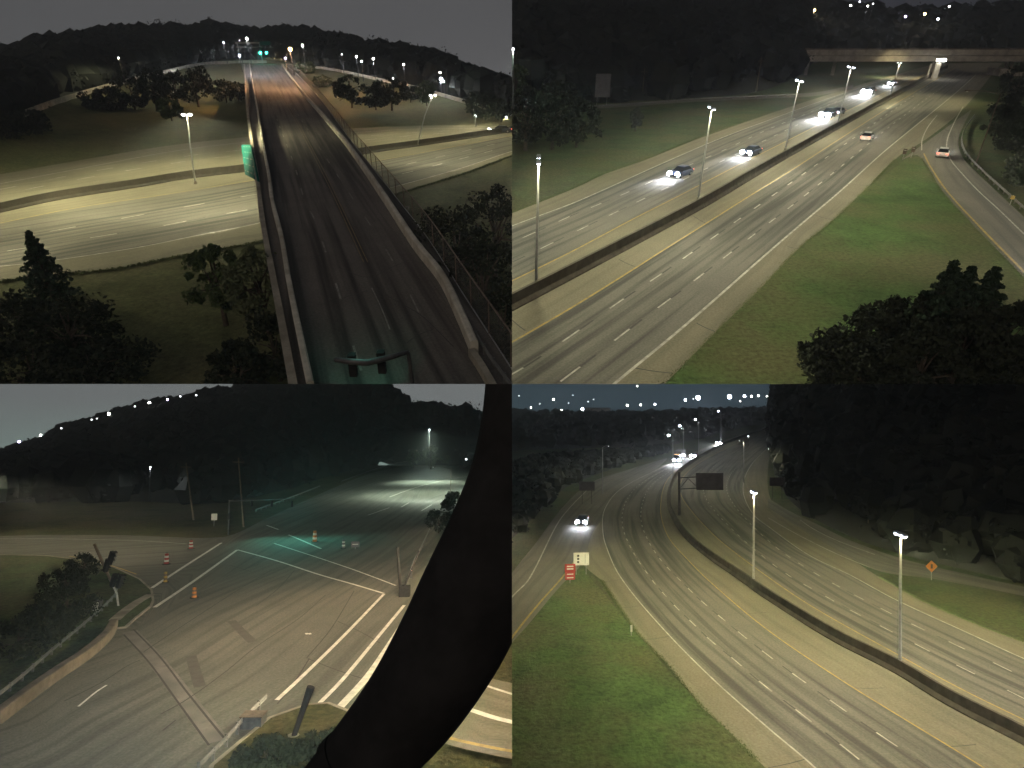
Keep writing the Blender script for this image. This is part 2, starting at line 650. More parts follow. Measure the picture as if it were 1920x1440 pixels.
def dashes(S, pts, parent, period, ln, width=0.2, dark=0.0, limit=420, dz=0.02, start=0.0, paint="white_paint"):
    P = line3(S, pts, 160)
    R_ = resample(P, 0.4)
    k = int(start / 0.4)
    step = int(round(period / 0.4))
    nl = max(2, int(round(ln / 0.4)))
    cnt = 0
    while k + nl + 1 < len(R_):
        a, d = R_[k]
        if a.y < limit:
            seg = [R_[k][0], R_[k + nl // 2][0], R_[k + nl][0]]
            strip(S, "lane_dash", seg, width * .85, paint, parent, dz)
            nd = int(round(dark / 0.4))
            if dark and k + nl + nd < len(R_):
                strip(S, "black_dash", [R_[k + nl][0], R_[k + nl + nd // 2][0], R_[k + nl + nd][0]], width * 0.9, "black_paint", parent, dz * 0.8)
            cnt += 1
        k += step
    return cnt


JERSEY = [(-0.40, 0), (-0.40, 0.10), (-0.17, 0.36), (-0.11, 1.05), (0.11, 1.05), (0.17, 0.36), (0.40, 0.10), (0.40, 0)]


def barrier(S, name, pts, label, mat="concrete", prof=JERSEY, n=90, cat="barrier", scale=1.0, dz=0.0):
    P = line3(S, pts, n, dz)
    mb = MB().sweep(P, [(a * scale, b * scale) for a, b in prof])
    return tag(mb.build(name, mat, S=S), label, cat)


def guardrail(S, pts, label, post_step=4.0, mat="steel_rail", n=70, h=0.75):
    P = line3(S, pts, n)
    t = thing(S, "guardrail", label, "guardrail", P[0])
    q = [p - P[0] for p in P]
    w = [(0.05, h - 0.31), (0.0, h - 0.25), (0.05, h - 0.155), (0.0, h - 0.06), (0.05, h), (0.09, h), (0.04, h - 0.06), (0.09, h - 0.155), (0.04, h - 0.25), (0.09, h - 0.31)]
    MB().sweep(q, w).build("rail", mat, t)
    me = MB().box((0, 0, h / 2), (0.12, 0.16, h)).mesh("post", mat)
    for p, d in resample(q, post_step):
        if p.y + P[0].y < 400:
            child("post", me, t, Matrix.Translation(p) @ Matrix.Rotation(math.atan2(d.y, d.x), 4, 'Z'))
    return t


# ------------------------------------------------------------------ vegetation
def leaves(rng, centres, radii, per, size, squash=0.8, droop=0.0):
    """leaf quads gathered round clump centres; returns verts, faces arrays"""
    C = np.repeat(np.asarray(centres, float), per, axis=0)
    Rr = np.repeat(np.asarray(radii, float), per)
    n = len(C)
    d = rng.normal(size=(n, 3))
    d /= np.linalg.norm(d, axis=1)[:, None] + 1e-9
    rad = rng.random(n) ** 0.45
    pos = C + d * (Rr * rad)[:, None] * np.array([1, 1, squash])
    a = rng.normal(size=(n, 3))
    a /= np.linalg.norm(a, axis=1)[:, None] + 1e-9
    b = np.cross(a, rng.normal(size=(n, 3)))
    b /= np.linalg.norm(b, axis=1)[:, None] + 1e-9
    s = size * (0.6 + 0.8 * rng.random(n))[:, None]
    v = np.stack([pos - a * s, pos - b * s * 0.55, pos + a * s, pos + b * s * 0.55], axis=1).reshape(-1, 3)
    return v


def quad_mesh(name, v, mat):
    me = bpy.data.meshes.new(name)
    nq = len(v) // 4
    me.vertices.add(len(v))
    me.vertices.foreach_set("co", np.asarray(v, np.float32).ravel())
    me.loops.add(nq * 4)
    me.loops.foreach_set("vertex_index", np.arange(nq * 4, dtype=np.int32))
    me.polygons.add(nq)
    me.polygons.foreach_set("loop_start", np.arange(0, nq * 4, 4, dtype=np.int32))
    me.update(calc_edges=True)
    me.validate()
    me.materials.append(MATS[mat])
    return me


def tree(S, p, h, rad, label, mat="leaf_dark", seed=1, kind="round", per=60, clumps=40, leaf=0.3, low=0.2, cat="tree", name=None, trunk=True, group=None, rz=0.0):
    rng = np.random.default_rng(seed)
    rd = random.Random(seed)
    t = thing(S, name or ("conifer_tree" if kind == "cone" else "bush" if kind == "bush" else "broadleaf_tree"), label, cat, p, rz, group)
    cs, rs = [], []
    tr = MB()
    if kind == "cone":
        tr.tube([(0, 0, -0.3), (0.05, 0, h * 0.5), (0, 0, h * 0.96)], [h * 0.022, h * 0.014, 0.02], 7)
        k = 0
        z = h * low
        while z < h * 0.99:
            f = 1 - (z - h * low) / (h * (1 - low))
            rr = rad * f * (1.0 if f > .1 else .8) + 0.05
            nb = max(3, int(4 + 5 * f))
            for i in range(nb):
                a = 2 * math.pi * (i + 0.5 * (k % 2)) / nb + rd.uniform(-.25, .25)
                L = rr * rd.uniform(0.75, 1.12)
                e = Vector((math.cos(a) * L, math.sin(a) * L, z - L * 0.18))
                tr.tube([(0, 0, z), tuple(e)], [0.03, 0.01], 4, False)
                for q in (0.35, 0.68, 1.0):
                    cs.append((e.x * q, e.y * q, z + (e.z - z) * q))
                    rs.append(0.14 * L + 0.07)
            z += h * 0.055 * (0.6 + 0.5 * f)
            k += 1
        v = leaves(rng, cs, rs, max(6, per // 6), leaf, 0.6)
    else:
        zc = h * (low + (1 - low) / 2)
        hz = h * (1 - low) / 2
        if trunk:
            top = (rd.uniform(-.2, .2), rd.uniform(-.2, .2), h * 0.75)
            tr.tube([(0, 0, -0.4), (0.05, 0.04, h * 0.3), top], [h * 0.035, h * 0.024, h * 0.006], 8)
        for i in range(clumps):
            while True:
                d = Vector((rd.uniform(-1, 1), rd.uniform(-1, 1), rd.uniform(-1, 1)))
                if 0.25 < d.length < 1:
                    break
            d = d * (0.72 + 0.28 * rd.random()) / max(d.length, .55)
            f = 1.0 if kind != "round" else (1.05 - 0.25 * max(d.z, 0))
            c = Vector((d.x * rad * f * 0.85, d.y * rad * f * 0.85, zc + d.z * hz * 0.86))
            cs.append(tuple(c))
            rs.append(rad * rd.uniform(0.11, 0.33))
            if trunk and i % 3 == 0:
                st = Vector((0.03, 0.02, h * rd.uniform(0.22, 0.55)))
                tr.tube([tuple(st), tuple(st.lerp(c, 0.55) + Vector((0, 0, 0.1 * h * 0.3))), tuple(c)], [h * 0.012, h * 0.007, 0.015], 5, False)
        v = leaves(rng, cs, rs, per, leaf)
    if tr.v:
        tr.build("trunk", "bark", t)
    me = quad_mesh("crown", v, mat)
    child("crown", me, t)
    return t


def tufts(S, pts, count, spread, label, seed=1, hgt=.3, mat="leaf_grass", z0=0.0):
    """uneven grass blades along a curve (pixels), spread metres to either side"""
    rng = np.random.default_rng(seed)
    P = even(line3(S, pts, 160), 200)
    A = np.array([tuple(p) for p in P])
    i = rng.integers(0, len(A) - 1, count)
    w = rng.random(count)[:, None]
    c = A[i] * (1 - w) + A[i + 1] * w
    c[:, :2] += rng.normal(size=(count, 2)) * spread * .5
    c[:, 2] += z0
    a = rng.random(count) * 6.283
    h = hgt * (.4 + rng.random(count))
    t = np.stack([np.cos(a), np.sin(a), np.zeros(count)], 1) * (h * .35)[:, None]
    up = np.stack([rng.normal(size=count) * .25 * h, rng.normal(size=count) * .25 * h, h], 1)
    v = np.stack([c - t, c + t, c + t * .5 + up, c - t * .4 + up * .9], 1).reshape(-1, 3)
    o = bpy.data.objects.new("grass_tufts", quad_mesh("grass_tufts", v, mat))
    COL.objects.link(o)
    o.matrix_world = S.M
    OWNER[o.name] = S
    return tag(o, label, "grass", kind="stuff")


def woodland(S, name, spots, label, mat="leaf_wood", seed=5, per=70, leaf=1.1, squash=0.9):
    """far wood that reads as one mass: spots = (point, crown radius)"""
    rng = np.random.default_rng(seed)
    cs, rs = [], []
    for p, r in spots:
        k = 5
        for i in range(k):
            d = rng.normal(size=3) * 0.3 * r
            cs.append((p[0] + d[0], p[1] + d[1], p[2] + d[2] * 0.8 + r * 0.3))
            rs.append(r * (0.36 + 0.26 * rng.random()))
    v = leaves(rng, cs, rs, max(4, per // 5), leaf, squash)
    # each crown has a dense uneven heart
    nu, nv = 8, 4
    hearts = []
    for p, r in spots:
        ph = rng.random(6) * 6.28
        G = np.zeros((nv + 1, nu, 3))
        for i in range(nv + 1):
            a = math.pi * i / nv
            for k in range(nu):
                b = 2 * math.pi * k / nu
                w = r * .74 * (1 + .22 * math.sin(2 * b + ph[0]) * math.sin(a) + .18 * math.sin(3 * b + ph[1] + a * 2))
                G[i, k] = (p[0] + w * math.sin(a) * math.cos(b), p[1] + w * math.sin(a) * math.sin(b), p[2] + r * .3 + w * math.cos(a))
        for i in range(nv):
            for k in range(nu):
                hearts.append((G[i, k], G[i + 1, k], G[i + 1, (k + 1) % nu], G[i, (k + 1) % nu]))
    v = np.concatenate([v, np.asarray(hearts).reshape(-1, 3)])
    me = quad_mesh(name, v, mat)
    o = bpy.data.objects.new(name, me)
    COL.objects.link(o)
    o.matrix_world = S.M
    OWNER[o.name] = S
    return tag(o, label, "woods", kind="stuff")


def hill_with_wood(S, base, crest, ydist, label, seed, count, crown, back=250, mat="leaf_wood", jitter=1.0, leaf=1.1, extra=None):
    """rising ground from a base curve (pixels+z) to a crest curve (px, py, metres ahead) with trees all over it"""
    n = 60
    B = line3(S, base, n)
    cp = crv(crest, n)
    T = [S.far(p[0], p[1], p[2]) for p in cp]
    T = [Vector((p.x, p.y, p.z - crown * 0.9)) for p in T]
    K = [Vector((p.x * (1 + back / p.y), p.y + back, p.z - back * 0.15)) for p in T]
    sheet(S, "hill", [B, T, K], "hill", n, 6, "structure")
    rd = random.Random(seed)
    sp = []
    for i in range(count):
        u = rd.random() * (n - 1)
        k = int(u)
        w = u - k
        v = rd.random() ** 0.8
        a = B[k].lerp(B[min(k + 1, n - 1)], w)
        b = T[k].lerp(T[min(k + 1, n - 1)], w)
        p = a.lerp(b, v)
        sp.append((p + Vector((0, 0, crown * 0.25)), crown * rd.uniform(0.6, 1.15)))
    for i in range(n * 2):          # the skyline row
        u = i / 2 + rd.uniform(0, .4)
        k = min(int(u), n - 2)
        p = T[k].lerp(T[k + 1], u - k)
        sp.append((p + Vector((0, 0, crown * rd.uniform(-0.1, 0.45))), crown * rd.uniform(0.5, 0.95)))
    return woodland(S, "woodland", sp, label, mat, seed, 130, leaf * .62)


# ------------------------------------------------------------------ lamps and signals
HW = (1.0, 0.92, 0.54)
CW = (0.92, 0.95, 1.0)


def median_lamp(S, p, dirang, label, energy, col=HW, h=12.4, arm=0.5, lens="lens_white", group="twin lamp posts on the motorway median", lit=True, lean=0.0, big=1.0):
    """a tall pole with a head on an arm to each side (square to the road)"""
    t = thing(S, "street_lamp", label, "street lamp", p, dirang, group)
    MB().tube([(0, 0, 0), (0, 0, 0.5)], [0.28, 0.26], 10).build("base", "concrete", t)
    MB().tube([(0, 0, 0.4), (lean * .5, 0, h * 0.6), (lean, 0, h)], [0.15, 0.12, 0.085], 10).build("pole", "galvanised", t)
    for s in (-1, 1):
        a = MB().tube([(lean, 0, h - 0.35), (lean + s * arm * 0.5, 0, h - 0.02), (lean + s * arm, 0, h + 0.08)], [0.07, 0.055, 0.045], 7).build("arm", "galvanised", t)
        hd = MB().box((lean + s * (arm + 0.35), 0, h + 0.08), (0.95, 0.42, 0.2), 0, (0.8, 0.7)).build("lamp_head", "galvanised", t)
        MB().ball((lean + s * (arm + 0.4), 0, h - 0.06), 0.26 * big, 10, 0.6).build("lens", lens, hd, smooth=True)
        if lit:
            lamp(t, (lean + s * (arm + 0.4), 0, h - 0.32 * big), energy, col)
    return t


def arm_lamp(S, p, rz, label, energy, col=CW, h=9.0, arm=2.5, lens="lens_white", pole="galvanised", lit=True, angle=150, big=1.0, group=None):
    t = thing(S, "street_lamp", label, "street lamp", p, rz, group)
    MB().tube([(0, 0, 0), (0, 0, h * 0.6), (0, 0, h)], [0.13, 0.10, 0.08], 8).build("pole", pole, t)
    MB().tube([(0, 0, h - 0.2), (arm * 0.5, 0, h + 0.35), (arm, 0, h + 0.45)], [0.06, 0.05, 0.045], 6).build("arm", pole, t)
    hd = MB().box((arm + 0.3, 0, h + 0.42), (0.8, 0.34, 0.18), 0, (0.8, 0.7)).build("lamp_head", pole, t)
    MB().ball((arm + 0.35, 0, h + 0.30), 0.2 * big, 8, 0.7).build("lens", lens, hd, smooth=True)
    if lit:
        lamp(t, (arm + 0.35, 0, h + 0.05 - 0.2 * big), energy, col)
    return t


def far_lamp(S, px, py, dist, label, lens="lens_white", r=0.6, h=9.0, energy=0, col=CW, group="distant lamps", pole=True):
    """a lamp on a pole, whose head is seen at that pixel, dist metres ahead"""
    q = S.far(px, py, dist)
    t = thing(S, "distant_lamp", label, "lamp", q - Vector((0, 0, h)), 0, group)
    MB().tube([(0, 0, 0), (0, 0, h + 0.2)], [0.16, 0.1], 6).build("pole", "steel_dark", t)
    MB().box((0, 0.1, h + r * 0.6 + 0.12), (r * 1.2, r * 1.2, 0.24)).build("hood", "steel_dark", t)
    MB().ball((0, 0, h), r, 8).build("lens", lens, t, smooth=True)
    if energy:
        lamp(t, (0, -r - 0.3, h - r * 0.7), energy, col)
    return t


ORD = ["first", "second", "third", "fourth", "fifth", "sixth", "seventh", "eighth", "ninth", "tenth", "eleventh", "twelfth",
       "13th", "14th", "15th", "16th", "17th", "18th", "19th", "20th", "21st", "22nd", "23rd", "24th", "25th", "26th", "27th", "28th"]


def signal_head(parent, loc, rz=0.0, lit=2, tilt=None):
    M = Matrix.Translation(loc) @ Matrix.Rotation(rz, 4, 'Z')
    if tilt is not None:
        M = M @ tilt
    me = MB().box((0, 0, 0), (0.36, 0.26, 1.1)).mesh("signal_head", "black_metal")
    hd = child("signal_head", me, parent, M)
    for i in range(3):
        z = 0.36 - 0.36 * i
        MB().tube([(0, -0.13, z), (0, -0.15, z)], [0.13, 0.13], 10).build("lens", "lens_green" if i == lit else "sign_black", hd)
    vz = MB()
    for i in range(3):
        z = 0.36 - 0.36 * i
        vz.tube([(-.14, -0.13, z), (-.14, -.34, z + .03)], .02, 4).tube([(.14, -0.13, z), (.14, -.34, z + .03)], .02, 4)
        vz.box((0, -0.24, z + 0.15), (0.30, 0.22, 0.02))
    vz.build("visor", "black_metal", hd)
    return hd


def sign_post(S, p, rz, label, plates, h, cat="sign", post="galvanised", bars=None, posts=(0,)):
    """plates: list of (name, width, height, centre z, material, [(x, z, w, h, mat)] marks)"""
    t = thing(S, "road_sign", label, cat, p, rz)
    for x in posts:
        MB().box((x, 0.06, h / 2), (0.09, 0.07, h)).build("post", post, t)
    for nm, w, hh, cz, mat, marks in plates:
        pl = MB().box((0, 0, cz), (w, 0.05, hh)).build(nm, mat, t)
        for (x, z, mw, mh, mm) in marks:
            MB().box((x, -0.03, cz + z), (mw, 0.012, mh)).build("lettering", mm, pl)
    return t


# ------------------------------------------------------------------ vehicles (forward = +y)
def loft_rings(rings):
    mb = MB()
    n = len(rings[0])
    for r in rings:
        mb.v += [tuple(p) for p in r]
    for i in range(len(rings) - 1):
        for k in range(n):
            a, b = i * n, (i + 1) * n
            mb.f.append((a + k, a + (k + 1) % n, b + (k + 1) % n, b + k))
    mb.f.append(tuple(range(n))[::-1])
    mb.f.append(tuple((len(rings) - 1) * n + k for k in range(n)))
    return mb


def wheels(t, spots, r=0.33, w=0.22):
    tyre = MB().tube([(-w / 2, 0, 0), (-w / 2 + .03, 0, 0), (w / 2 - .03, 0, 0), (w / 2, 0, 0)], [r * .88, r, r, r * .88], 16).mesh("wheel", "rubber")
    rim = MB().tube([(-w / 2 - .012, 0, 0), (w / 2 + .012, 0, 0)], [r * .58, r * .58], 12).mesh("rim", "rim")
    for x, y in spots:
        wh_ = child("wheel", tyre, t, Matrix.Translation((x, y, r)))
        child("rim", rim, wh_)


def car(S, p, heading, label, paint="car_silver", away=False, beam=2500, scale=1.12, suv=False, group="cars on the motorway", head_r=0.13, head_boost=1.0):
    t = thing(S, "car", label, "car", p, heading, group, scale)
    W, zt = 0.9, (1.02 if suv else 0.92)
    prof = [(-2.3, .80, .42, .72), (-2.18, .86, .30, .92), (-1.5, .90, .22, zt), (-.4, .91, .20, zt), (.9, .91, .20, zt - .03), (1.75, .88, .22, .82), (2.15, .82, .28, .70), (2.3, .72, .36, .58)]
    rings = []
    for y, w, z0, z1 in prof:
        rings.append([(-w * .9, y, z0), (-w, y, z0 + .12), (-w, y, z1 - .16), (-w * .9, y, z1), (w * .9, y, z1), (w, y, z1 - .16), (w, y, z0 + .12), (w * .9, y, z0)])
    loft_rings(rings).build("body", paint, t, smooth=False)
    hr = 1.72 if suv else 1.42
    back = -2.05 if suv else -1.75
    g = [(back, .76, zt - .02, zt), (back + .5, .70, zt - .02, hr - .07), (-.2, .68, zt - .02, hr - .02), (.35, .68, zt - .02, hr - .06), (1.15, .76, zt - .06, zt - .02)]
    cab = []
    for y, w, z0, z1 in g:
        cab.append([(-w * 1.08, y, z0), (-w * .86, y, z1), (w * .86, y, z1), (w * 1.08, y, z0)])
    loft_rings(cab).build("windows", "glass_dark", t)
    MB().box((0, (back + .85) / 2, hr - .005), (1.22, 1.45 + (0.3 if suv else 0), .05), 0, (.92, .92)).build("roof", paint, t)
    wheels(t, [(-.8, 1.38), (.8, 1.38), (-.8, -1.36), (.8, -1.36)])
    MB().box((0, 2.27, .40), (1.5, .12, .18)).build("front_bumper", "black_metal", t)
    MB().box((0, -2.29, .42), (1.6, .12, .18)).build("rear_bumper", paint, t)
    for s in (-1, 1):
        MB().tube([(s * .62, 2.16, .64), (s * .62, 2.30, .63)], [head_r, head_r], 10).build("headlight", "headlamp", t)
        MB().box((s * .66, -2.27, .76), (.34, .06, .17)).build("taillight", "tail_red", t)
        MB().box((s * .98, .75, zt + .02), (.16, .1, .12)).build("mirror", paint, t)
        if beam:
            spot(t, (s * .62, 2.42, .66), beam * head_boost, CW, 60, 1.0, 0.06, (R(72), 0, 0), "headlight_beam")
    MB().box((0, -2.30, .64), (.5, .03, .13)).build("number_plate", "sign_white", t)
    if away:
        spot(t, (0, -2.6, 1.3), 60, (1, .75, .7), 130, .9, .3, (R(-75), 0, 0), "plate_light")
    return t


def lorry(S, p, heading, label, beam=4000, scale=1.0, box="car_dark", head_r=0.2, group="lorries on the motorway", length=12.0):
    t = thing(S, "lorry", label, "lorry", p, heading, group, scale)
    MB().box((0, -1.15, 1.75), (2.4, 2.3, 2.3), 0, (.94, .8)).build("cab", "car_dark", t)
    MB().box((0, .35, 1.2), (2.1, 1.2, 1.1), 0, (.9, .8)).build("bonnet", "car_dark", t)
    MB().box((0, -.03, 2.35), (2.0, .06, .75)).build("windscreen", "glass_dark", t)
    MB().box((0, -length / 2 - 2.7, 2.45), (2.5, length, 2.7)).build("trailer", box, t)
    MB().box((0, -length / 2 - 2.2, .95), (1.0, length + 2, .25)).build("chassis", "steel_dark", t)
    wheels(t, [(s * 1.05, y) for s in (-1, 1) for y in (.25, -2.9, -4.1, -length - .8, -length + .4)], .5, .3)
    MB().box((0, .97, .62), (2.3, .15, .32)).build("front_bumper", "rim", t)
    for s in (-1, 1):
        MB().tube([(s * .85, .9, .95), (s * .85, 1.02, .95)], [head_r, head_r], 10).build("headlight", "headlamp", t)
        spot(t, (s * .85, 1.2, .95), beam, CW, 50, 0.9, 0.08, (R(82), 0, 0), "headlight_beam")
    for k in range(5):
        MB().box((-.8 + .4 * k, -.3, 2.96), (.16, .12, .09)).build("clearance_light", "amber", t)
    return t


def barrel(S, p, label, stripes=("orange", "sign_white"), h=1.0, r=0.29, name="traffic_barrel", cat="barrel"):
    t = thing(S, name, label, cat, p, 0, "work zone channelizers at the junction")
    MB().tube([(0, 0, 0), (0, 0, .08)], [r * 1.35, r * 1.3], 14).build("base", "rubber", t)
    k = 5
    r *= .8
    for i in range(k):
        z0, z1 = .08 + (h - .08) * i / k, .08 + (h - .08) * (i + 1) / k
        f0, f1 = 1 - .3 * i / k, 1 - .3 * (i + 1) / k
        MB().tube([(0, 0, z0), (0, 0, z1)], [r * f0, r * (f1 + .03)], 14).build("band", stripes[i % 2], t)
    MB().tube([(-.1, 0, h), (-.08, 0, h + .12), (.08, 0, h + .12), (.1, 0, h)], .025, 6).build("handle", "rubber", t)
    return t


def sky(S, mat, lo=-14, hi=60):
    mb = MB()
    n, m, rad = 40, 14, 4200
    for j in range(m + 1):
        e = R(lo + (hi - lo) * j / m)
        for i in range(n + 1):
            a = R(-62 + 124 * i / n)
            mb.v.append((rad * math.sin(a) * math.cos(e), rad * math.cos(a) * math.cos(e), S.h + rad * math.sin(e)))
    for j in range(m):
        for i in range(n):
            a = j * (n + 1) + i
            mb.f.append((a, a + n + 1, a + n + 2, a + 1))
    return tag(mb.build("sky", mat, S=S, smooth=True), kind="structure")

# ================================================================== upper left: looking along the bridge
S = WEST
sky(S, "sky_west")
Z7 = -7.0
# --- ground: low grass, the slopes up to the ramp beyond the motorway
hw_far = [(-80, 340, Z7), (0, 327, Z7), (200, 292, Z7), (325, 272, Z7), (462, 257, Z7), (560, 248, Z7), (680, 240, Z7), (830, 235, Z7), (960, 237, Z7), (1060, 239, Z7)]
hw_near = [(-80, 534, Z7), (0, 527, Z7), (110, 515, Z7), (210, 505, Z7), (325, 482, Z7), (385, 472, Z7), (495, 450, Z7), (640, 398, Z7), (772, 355, Z7), (880, 322, Z7), (960, 292, Z7), (1060, 262, Z7)]
ramp_in = [(-80, 275, -2), (8, 237, -1.5), (50, 217, -1.2), (125, 189, -1), (235, 156, -1), (300, 140, -1), (375, 123, -1), (450, 118.5, -.6), (500, 118, -.4), (555, 124, -.6), (620, 132, -1), (710, 151, -2), (780, 167, -2.6), (830, 181, -3.2), (885, 197, -4), (960, 217, -5), (1060, 229, -5.6)]
ramp_out = [(p[0], p[1] - (6 if p[1] > 160 else 4.0), p[2]) for p in ramp_in]
sheet(S, "ground", [[(-300, 1000, Z7 - .06), (1300, 1000, Z7 - .06)], [(-300, 460, Z7 - .06), (1300, 460, Z7 - .06)], [(-300, 235, Z7 - .06), (1300, 235, Z7 - .06)]], "grass_bank", 30, 10)
sheet(S, "slope", [hw_far, ramp_in], "grass_bank", 90, 6, fn=lambda p: 0.25 * noise.noise(p * 0.15))
rp = sheet(S, "ramp", [ramp_in, ramp_out], "grey_road", 110, 2)
strip(S, "edge_line", [(p[0], p[1] - 1.2, p[2]) for p in ramp_in], 0.35, "yellow_paint", rp, 0.03, 110)
barrier(S, "ramp_wall", ramp_in[:9], "low pale wall along the ramp left of the bridge end", "pale_concrete", [(-.2, -.1), (-.2, 1.3), (.2, 1.3), (.2, -.1)], 90, "wall")
barrier(S, "ramp_wall", ramp_in[9:], "low pale wall along the ramp right of the bridge end", "pale_concrete", [(-.2, -.1), (-.2, 1.0), (.2, 1.0), (.2, -.1)], 90, "wall")
# --- motorway under the bridge
hw = sheet(S, "motorway", [hw_far, hw_near], "concrete_road", 110, 10, dz=0.02)
lanes(S, [(-60, 432, Z7), (0, 419, Z7), (150, 389, Z7), (305, 366, Z7), (460, 341, Z7), (600, 320, Z7), (730, 298, Z7), (960, 255, Z7), (1040, 243, Z7)], [(-60, 505, Z7), (75, 492, Z7), (255, 465, Z7), (375, 441, Z7), (480, 420, Z7), (640, 377, Z7), (775, 341, Z7), (867, 315, Z7), (960, 284, Z7), (1040, 262, Z7)], hw, .03)
strip(S, "edge_line", [(-60, 505, Z7), (75, 492, Z7), (255, 465, Z7), (375, 441, Z7), (480, 420, Z7), (640, 377, Z7), (775, 341, Z7), (867, 315, Z7), (960, 284, Z7), (1040, 262, Z7)], 0.25, "white_paint", hw, 0.045, 90)
strip(S, "edge_line", [(-60, 356, Z7), (0, 345, Z7), (200, 307, Z7), (325, 284, Z7), (460, 267, Z7), (690, 247, Z7), (830, 241, Z7), (1040, 243, Z7)], 0.25, "white_paint", hw, 0.045, 90)
strip(S, "edge_line", [(-60, 432, Z7), (0, 419, Z7), (150, 389, Z7), (305, 366, Z7), (460, 341, Z7), (600, 320, Z7), (730, 298, Z7), (960, 255, Z7), (1040, 243, Z7)], 0.25, "yellow_paint", hw, 0.045, 90)
strip(S, "edge_line", [(-60, 396, Z7), (0, 383, Z7), (150, 355, Z7), (250, 338, Z7), (350, 322, Z7), (460, 309, Z7), (700, 276, Z7), (830, 260, Z7), (1040, 233, Z7)], 0.25, "yellow_paint", hw, 0.045, 90)
dashes(S, [(-60, 461, Z7), (60, 440, Z7), (212, 413, Z7), (338, 390, Z7), (462, 368, Z7), (620, 340, Z7), (750, 311, Z7), (960, 263, Z7)], hw, 9.2, 3.2, 0.28, 2.8, dz=0.045)
dashes(S, [(-60, 484, Z7), (20, 470, Z7), (146, 450, Z7), (276, 429, Z7), (412, 403, Z7), (480, 391, Z7), (630, 358, Z7), (760, 325, Z7), (960, 273, Z7)], hw, 9.2, 3.2, 0.28, 2.8, dz=0.045, start=4.0)
dashes(S, [(-60, 378, Z7), (150, 336, Z7), (360, 301, Z7), (460, 291, Z7), (690, 262, Z7), (960, 240.5, Z7)], hw, 9.2, 3.2, 0.28, dz=0.045)
dashes(S, [(-60, 368, Z7), (150, 326, Z7), (364, 291, Z7), (460, 281, Z7), (690, 255, Z7), (960, 239, Z7)], hw, 9.2, 3.2, 0.28, dz=0.045, start=5)
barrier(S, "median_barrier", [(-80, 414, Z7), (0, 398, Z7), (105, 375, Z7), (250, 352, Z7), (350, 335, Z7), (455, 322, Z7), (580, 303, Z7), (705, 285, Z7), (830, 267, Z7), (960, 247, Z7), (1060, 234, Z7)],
        "long brown concrete median barrier passing under the bridge in upper left view", "shaded_concrete", scale=1.3)
# --- bridge
dl = [(458, 121), (463, 195), (470, 255), (482, 330), (495, 430), (520, 560), (548, 712), (553, 740)]
dr = [(533, 121), (560, 142), (605, 192), (655, 260), (752, 383), (805, 452), (870, 555), (955, 687), (990, 742)]
deck = sheet(S, "bridge_deck", [dl, dr], "bridge_road", 90, 8)
L3 = line3(S, dl, 80)
bt = thing(S, "road_bridge", "dark concrete road bridge running away over the motorway in upper left view", "bridge", L3[-1])
q = [p - L3[-1] for p in L3]
MB().sweep(q, [(-0.02, -0.05), (0.25, -0.05), (0.25, 0.35), (-0.25, 0.35), (-0.25, -0.25), (-0.02, -0.25)]).build("kerb", "concrete", bt)
MB().sweep(q, [(-0.12, -1.5), (0.1, -1.5), (0.1, -0.26), (-0.12, -0.26)]).build("fascia", "concrete", bt)
R3 = [p - L3[-1] for p in line3(S, dr, 80)]
MB().sweep(R3, [(-0.1, -1.5), (0.12, -1.5), (0.12, -0.06), (-0.1, -0.06)]).build("fascia", "concrete", bt)
for k, (px0, px1, py) in enumerate([(483, 660, 262), (490, 705, 318), (502, 772, 388), (515, 815, 455)]):
    a, b = S.at(px0 + 6, py, -1.5), S.at(px1 - 6, py, -1.5)
    for w in (0.2, 0.5, 0.8):
        c = a.lerp(b, w) - L3[-1]
        MB().tube([(c.x, c.y, Z7 + 0.0 ), (c.x, c.y, -1.5)], 0.55, 12).build("pier", "concrete", bt)
    c = a.lerp(b, 0.5) - L3[-1]
    MB().box((c.x, c.y, -1.75), ((b - a).length, 1.2, 0.5), math.atan2((b - a).y, (b - a).x)).build("pier_cap", "concrete", bt)
# parapets
lp = [(468, 122), (476, 170), (484, 213), (495, 280), (507, 345), (512, 385), (530, 457), (545, 545), (572, 676), (586, 742)]
barrier(S, "parapet", lp, "pale concrete parapet on left side of the bridge road", "pale_concrete", [(-.2, 0), (-.2, .85), (-.12, .9), (.12, .9), (.2, .85), (.2, 0)], 90, "parapet")
rpx = [(531, 125), (545, 145), (565, 173), (610, 225), (655, 280), (720, 375), (780, 467), (830, 532), (865, 605), (890, 664)]
barrier(S, "parapet", rpx, "pale concrete parapet between bridge road and right walkway", "pale_concrete", [(-.25, 0), (-.25, .85), (-.14, .95), (.14, .95), (.25, .85), (.25, 0)], 90, "parapet")
